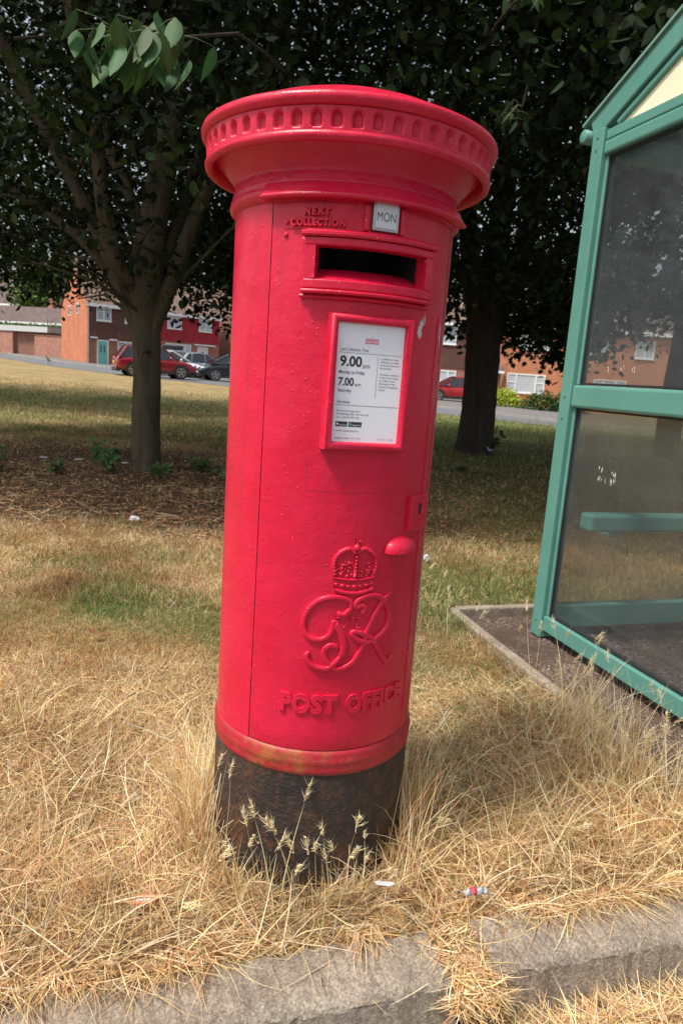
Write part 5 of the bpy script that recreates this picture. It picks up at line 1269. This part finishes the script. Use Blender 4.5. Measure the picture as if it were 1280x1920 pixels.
tag(big_mesh('gutter_straw', *join_parts([strip_blades(1500, gapf, 5, (.03, .085), (1.55, .2)), strip_blades(6500, gutf, 6, (.05, .15), (1.42, .25)), over_kerb]), GRASSM), 'dry straw lying in the gutter and the gap between kerb stones', 'grass', kind='stuff')
# (b) lawn
def lawn(n, xr, yr, Lr, Wr, seed, seg=2, pw=1.0):
    rg = np.random.default_rng(seed); u = rg.random(n) ** pw; y = yr[0] + (yr[1] - yr[0]) * u; hwid = .62 * y + .6; x = rg.uniform(-1, 1, n) * hwid + .02 * y
    k = free(x, y) & (rg.random(n) > soil_amt(x, y) * .93); x, y = x[k], y[k]; m = len(x)
    g = green_amt(x, y); isg = rg.random(m) < g * .85; patch = fbm(x * 2.2 + 4, y * 2.2)[:, None]
    big = fbm(x * .8 + 11, y * .8 + 2)[:, None]; st = pick(STRAW, m, (.32, .24, .20, .12, .12), rg) * (.02 + 1.0 * patch + .78 * big); st = np.where(patch < .42, st * np.array([1.0, .86, .72]), st)
    col = np.where(isg[:, None], pick(GREEN, m, None, rg), st * .86)
    z = terr(x, y) + (fbm(x * 1.5, y * 1.5) - .5) * .03 * sstep(.1, .8, kerb_t(x, y)) * (1 - sstep(20, 30, y)) - .004
    ln = rg.uniform(*Lr, m) * np.where(isg, 1.25, 1) * (.7 + .7 * fbm(x * 3, y * 3))
    return blades(np.stack([x, y, z], 1), ln, rg.uniform(*Wr, m), rg.uniform(0, 6.28, m), rg.normal(.75, .45, m).clip(0, 1.6), rg.normal(.4, .4, m), seg, col, rg=rg)
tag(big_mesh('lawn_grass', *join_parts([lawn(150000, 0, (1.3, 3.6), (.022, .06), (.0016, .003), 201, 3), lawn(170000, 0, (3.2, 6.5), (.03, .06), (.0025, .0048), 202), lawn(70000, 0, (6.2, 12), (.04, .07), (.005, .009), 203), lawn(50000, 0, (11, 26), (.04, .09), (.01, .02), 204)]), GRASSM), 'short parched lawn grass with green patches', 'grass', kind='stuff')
# (c) seed heads
def seed_heads(spots, seed):
    rg = np.random.default_rng(seed); pp = []
    for (x, y, hgt, az, lean) in spots:
        n = 1; L_ = np.array([hgt]); c = np.array([(.90, .76, .48)])
        v, f, cc = blades(np.array([(x, y, 0.0)]), L_, np.array([.0028]), np.array([az]), np.array([lean]), np.array([.25]), 7, c, rg=rg); v2 = v.reshape(-1, 3); tip = (v2[-1] + v2[-2]) / 2; pd = tip - (v2[-3] + v2[-4]) / 2; pd /= np.linalg.norm(pd)
        pp.append((v, f, cc))
        m = 30; t = rg.uniform(0, 1, m)[:, None]; base = tip + pd * t * .035
        d = pd + rg.normal(0, .30, (m, 3)); d /= np.linalg.norm(d, axis=1)[:, None]; el = np.arccos(d[:, 2].clip(-1, 1)); a = np.arctan2(d[:, 1], d[:, 0])
        pp.append(blades(base, rg.uniform(.015, .036, m), np.full(m, .0015), a, el, rg.normal(0, .2, m), 2, np.tile([(.92, .80, .54)], (m, 1)), rg=rg))
        m = 12; t = np.linspace(0, 1, m)[:, None]; base = tip + pd * t * .032; d = pd + rg.normal(0, .35, (m, 3)); d /= np.linalg.norm(d, axis=1)[:, None]
        pp.append(blades(base, np.full(m, .011), np.full(m, .0038), np.arctan2(d[:, 1], d[:, 0]), np.arccos(d[:, 2].clip(-1, 1)), np.zeros(m), 2, np.tile([(.84, .68, .38)], (m, 1)), rg=rg))
    return join_parts(pp)
sp = []; rr = random.Random(12)
for th, hg in ((-27, .09), (-18, .11), (-5, .09), (1, .21), (7, .10), (12, .12), (17, .10), (21, .20), (27, .09), (-33, .10), (-22, .15), (-14, .20), (-8, .24), (-2, .17), (4, .13), (9, .20), (14, .22), (19, .17), (24, .14), (-30, .13), (-45, .30), (-52, .34), (-58, .26), (30, .12), (64, .22)):
    r_ = rr.uniform(.262, .30); sp.append((BX + r_ * math.sin(R(th)), BY - r_ * math.cos(R(th)), hg, rr.uniform(0, 6.28), rr.uniform(.05, .35)))
for i in range(40): a = rr.uniform(.95, 2.0); q = Vector(slabp(a, -rr.uniform(.03, .30))); sp.append((q.x, q.y, rr.uniform(.16, .36), rr.uniform(0, 6.28), rr.uniform(.1, .5)))
for i in range(16): a = rr.uniform(-.15, .5); q = Vector(slabp(a, -rr.uniform(.05, .35))); sp.append((q.x, q.y, rr.uniform(.12, .24), rr.uniform(0, 6.28), rr.uniform(.1, .5)))
for i in range(0): q = KO + KD * rr.uniform(-1.2, 1.2) + KN * rr.uniform(0, .3); 
for i in range(30):
    q = KO + KD * rr.uniform(-1.2, 1.1) + KN * rr.uniform(.02, .5)
    if math.hypot(q.x - BX, q.y - BY) > .27 and bool(free(np.array([q.x]), np.array([q.y]))[0]): sp.append((q.x, q.y, rr.uniform(.10, .22), rr.uniform(0, 6.28), rr.uniform(.3, 1.1)))
tag(big_mesh('barley_seed_heads', *seed_heads(sp, 3), GRASSM), 'dry wild barley stalks with bristly seed heads', 'grass', kind='stuff')

# litter under the trees: fallen leaves and twigs
rg = np.random.default_rng(300); n = 30000; y = rg.uniform(4.6, 13, n); x = rg.uniform(-1, 1, n) * (.62 * y + .4); k = (rg.random(n) < (soil_amt(x, y) * 1.0 + .02)) & free(x, y); x, y = x[k], y[k]
P = np.stack([x, y, terr(x, y) + rg.uniform(.005, .03, len(x))], 1); LC = np.array([(.20, .085, .04), (.14, .065, .035), (.30, .14, .06), (.09, .05, .03), (.42, .28, .15)])
v, f, c = leaves(P, .042, 'oval', (1, 1, 1), .0, .2, rg); v2 = v.reshape(len(P), 9, 3); v2[:, :, 2] = P[:, None, 2] + (v2[:, :, 2] - P[:, None, 2]) * .35; c = np.repeat(pick(LC, len(P), None, rg), 9, 0) * c / c.mean()
tag(big_mesh('fallen_leaves', v2.reshape(-1, 3), f, c.clip(0, .8), LITTER), 'brown fallen leaves on the bare soil under the trees', 'leaf litter', kind='stuff')
n = 9000; y = rg.uniform(4.7, 11, n); x = rg.uniform(-1, 1, n) * (.62 * y + .4); k = (rg.random(n) < soil_amt(x, y)) & free(x, y); x, y = x[k], y[k]; n = len(x)
tag(big_mesh('twig_litter', *blades(np.stack([x, y, terr(x, y) + .004], 1), rg.uniform(.05, .28, n), rg.uniform(.004, .009, n), rg.uniform(0, 6.28, n), rg.normal(1.5, .1, n), rg.normal(0, .15, n), 3, pick(np.array([(.42, .27, .14), (.30, .18, .10), (.55, .40, .22)]), n, None, rg), rg=rg), LITTER), 'dry twigs and stalks on the soil under the trees', 'twigs', kind='stuff')

# weeds near the tree and at the left
def weed(x, y, hgt, label, seed, col=(.06, .15, .05), nst=6, size=.07):
    t = empty('weed_plant', on(x, y, 0)); tag(t, label, 'weed', 'green weeds in the leaf litter'); r_ = random.Random(seed); mb = MB(); P = []
    for i in range(nst):
        a = r_.uniform(0, 6.28); e = Vector((math.cos(a) * hgt * .45, math.sin(a) * hgt * .45, hgt * r_.uniform(.6, 1))); mb.tube([(0, 0, 0), e * .5 + Vector((0, 0, .03)), e], [.005, .004, .002], 6)
        for k in range(7): P.append((e * r_.uniform(.3, 1) + Vector((r_.gauss(0, .02), r_.gauss(0, .02), 0)))[:])
    mb.build('stem', M('weed_stem', (.12, .17, .06), .7), t, True)
    leaf_object('foliage', [leaves(np.array(P), size, 'oval', col, .1, .25, np.random.default_rng(seed))], BUSHM, t)
weed(-2.62, 7.55, .38, 'tallest dark green weed just left of the pear tree trunk', 1, nst=9, size=.10); weed(-2.45, 7.1, .24, 'small green weed in front of the left foot of the pear tree', 2)
weed(-1.93, 7.2, .18, 'tiny weed at the right foot of the pear tree', 3); weed(-1.60, 7.75, .24, 'green weed clump a step right of the pear tree', 4); weed(-1.25, 7.3, .16, 'pale grey green sprig lying right of the pear tree', 5, (.22, .33, .16))
weed(-3.5, 6.9, .22, 'spreading green weed near the left edge in the litter', 6, nst=9); weed(-3.35, 6.0, .14, 'low green weed at the left edge nearest the lawn', 7); weed(-2.95, 7.0, .16, 'low weed between the left edge and the tree', 8); weed(-3.9, 7.6, .2, 'weed at the far left behind the others', 9)
weed(1.6, 9.4, .14, 'small pale weed in the shade right of the post box', 10, (.16, .2, .1)); weed(2.6, 12.6, .5, 'leafy sucker growth at the foot of the maple', 11, (.05, .09, .03), 9, .1); weed(-.85, 6.15, .10, 'small low weed beside the post box at the litter edge', 12)

# litter objects
def crumple(name, loc, size, mat, label, cat, seed, flat=.5):
    r_ = random.Random(seed); bm = bmesh.new(); bmesh.ops.create_icosphere(bm, subdivisions=2, radius=1)
    for v in bm.verts: k = r_.uniform(.55, 1.15); v.co = Vector((v.co.x * size[0] * k, v.co.y * size[1] * k, v.co.z * size[2] * k))
    me = bpy.data.meshes.new(name); bm.to_mesh(me); bm.free(); return tag(link_mesh(name, me, mat, None, loc), label, cat)
PW = M('litter_paper', (.6, .6, .61), .8)
crumple('crumpled_tissue', (-1.55, 5.08, .02), (.045, .03, .02), PW, 'crumpled white tissue on the lawn left of the post box', 'tissue', 1)
crumple('crumpled_paper', (.58, 4.45, .03), (.022, .02, .03), PW, 'tiny white paper ball on the grass right of the post box', 'paper scrap', 2)
for i, (x, y, lb) in enumerate(((-3.5, 8.0, 'leftmost white paper scrap in the shade under the pear tree'), (-2.95, 8.55, 'white paper scrap just left of the dark green weed'), (-2.55, 8.0, 'white paper scrap between the weed and the trunk'), (-3.1, 8.0, 'small pale paper scrap in the middle of the scraps'))):
    tag(crumple('paper_scrap', (x, y, .02), (.055, .04, .012), PW, lb, 'paper scrap', 5 + i), lb, 'paper scrap', 'paper scraps under the pear tree')
# crushed can with red print, at the kerb
t = empty('crushed_wrapper', (.36, 1.372, .05), .2); tag(t, 'crushed silver and red drinks wrapper lying in the straw near the kerb', 'wrapper')
mb = MB(); r_ = random.Random(2); P = [Vector((-.03 + i * .006, r_.uniform(-.002, .002), r_.uniform(-.002, .003))) for i in range(11)]; mb.tube(P, [.003, .007, .009, .006, .009, .007, .009, .008, .007, .009, .004], 9); mb.build('foil', M('foil', (.42, .42, .43), .5, .4), t)
mb = MB(); mb.tube([P[3] + Vector((0, 0, .001)), P[4] + Vector((0, 0, .001)), P[5] + Vector((0, 0, .001))], [.0070, .0098, .0078], 9); mb.build('red_print', M('red_print', (.45, .06, .08), .5), t)
t = empty('litter_card', (.155, 1.375, .05), -.1); tag(t, 'torn white card strip in front of the black foot of the post box', 'card')
mb = MB(); mb.prism([(-.024, .0), (-.018, .006), (.016, .008), (.024, .003), (.012, -.005), (-.016, -.005)], .0, .0025, 'z'); mb.build('card', PW, t)
def dead_leaf(x, y, z, s, rot, label, seed):
    r_ = random.Random(seed); vs = []; fs = []; nn = 8
    s *= .7
    for j in range(nn + 1):
        q = j / nn; w_ = s * .30 * math.sin(math.pi * q) ** .7 if 0 < j < nn else .001
        for side in (-1, 0, 1): vs.append((s * (q - .5), side * w_, .25 * s * (q - .5) ** 2 + abs(side) * w_ * .35))
    for j in range(nn):
        for k in (0, 1): a = j * 3 + k; fs.append((a, a + 1, a + 4, a + 3))
    o = mesh_obj('fallen_leaf', vs, fs, DL, None, True, (x, y, z)); o.rotation_euler = (r_.uniform(-.4, .4), r_.uniform(-.4, .4), rot); return tag(o, label, 'fallen leaf', 'single dead leaves lying on the grass')
DL = simple_noise_mat('dead_leaf_brown', (.17, .075, .04), (.27, .13, .07), 40, .8, .2, .002)
dead_leaf(.20, 1.35, .055, .065, .9, 'curled brown leaf beside the torn white card at the foot of the box', 1); dead_leaf(-1.0, 2.75, .04, .07, .3, 'orange brown leaf on the lawn halfway along the left edge', 2)
dead_leaf(.83, 1.62, .07, .05, 1.3, 'pinkish brown leaf on the straw near the right kerb stone', 3); dead_leaf(-1.15, 2.35, .04, .06, 2.2, 'brown leaf low on the lawn left of the post box', 4)
t = empty('litter_packet', (-.365, 1.30, .030), .3); tag(t, 'faded orange and white packet buried in the straw left of the black foot', 'packet')
mb = MB(); mb.prism([(-.024, -.012), (.022, -.014), (.026, .01), (-.02, .014)], 0, .006, 'z'); o = mb.build('packet', M('packet_orange', (.55, .17, .09), .6), t, bevel=.002); mb = MB(); mb.prism([(-.016, -.006), (.012, -.008), (.014, -.002), (-.015, .0)], .0062, .0068, 'z'); mb.build('packet_panel', PW, t)

# birds
def bird(x, y, s, heading, mat, label, breast=None, name='crow'):
    t = empty(name, on(x, y, 0), heading); tag(t, label, 'bird'); mb = MB(); r = s
    prof = [(-.55, .28, .02), (-.38, .33, .035), (-.15, .42, .10), (.05, .50, .13), (.2, .60, .11), (.28, .72, .075), (.33, .80, .075), (.40, .83, .06), (.46, .82, .02)]
    mb.tube([(a * r, 0, z * r) for a, z, q in prof], [q * r for a, z, q in prof], 12); mb.build('body', mat, t, True)
    mb = MB(); mb.tube([(.44 * r, 0, .82 * r), (.56 * r, 0, .79 * r)], [.022 * r, .003 * r], 8); mb.build('beak', BLACK, t)
    for sy in (-1, 1): mb = MB(); mb.tube([(0, sy * .05 * r, .4 * r), (.03 * r, sy * .05 * r, 0)], .012 * r, 6); mb.bar((-.03 * r, sy * .05 * r, .008), (.12 * r, sy * .05 * r, .008), .02 * r, .012 * r); mb.build('leg', BLACK, t)
    if breast:
        mb = MB(); mb.ball((.06 * r, 0, .46 * r), .128 * r, 12, 8, (1.1, 1.03, .9)); mb.build('belly', breast, t, True)
        for sy in (-1, 1): mb = MB(); mb.ball((.02 * r, sy * .11 * r, .52 * r), .08 * r, 10, 7, (1.6, .4, .6)); mb.build('wing_patch', breast, t, True)
bird(-18.7, 43.6, .62, 2.6, M('crow_black', (.012, .012, .016), .5), 'black crow standing on the far grass before the garden wall')
bird(2.42, 11.75, .34, -1.3, M('magpie_black', (.012, .013, .02), .35), 'black and white magpie at the foot of the maple', PW, 'magpie')
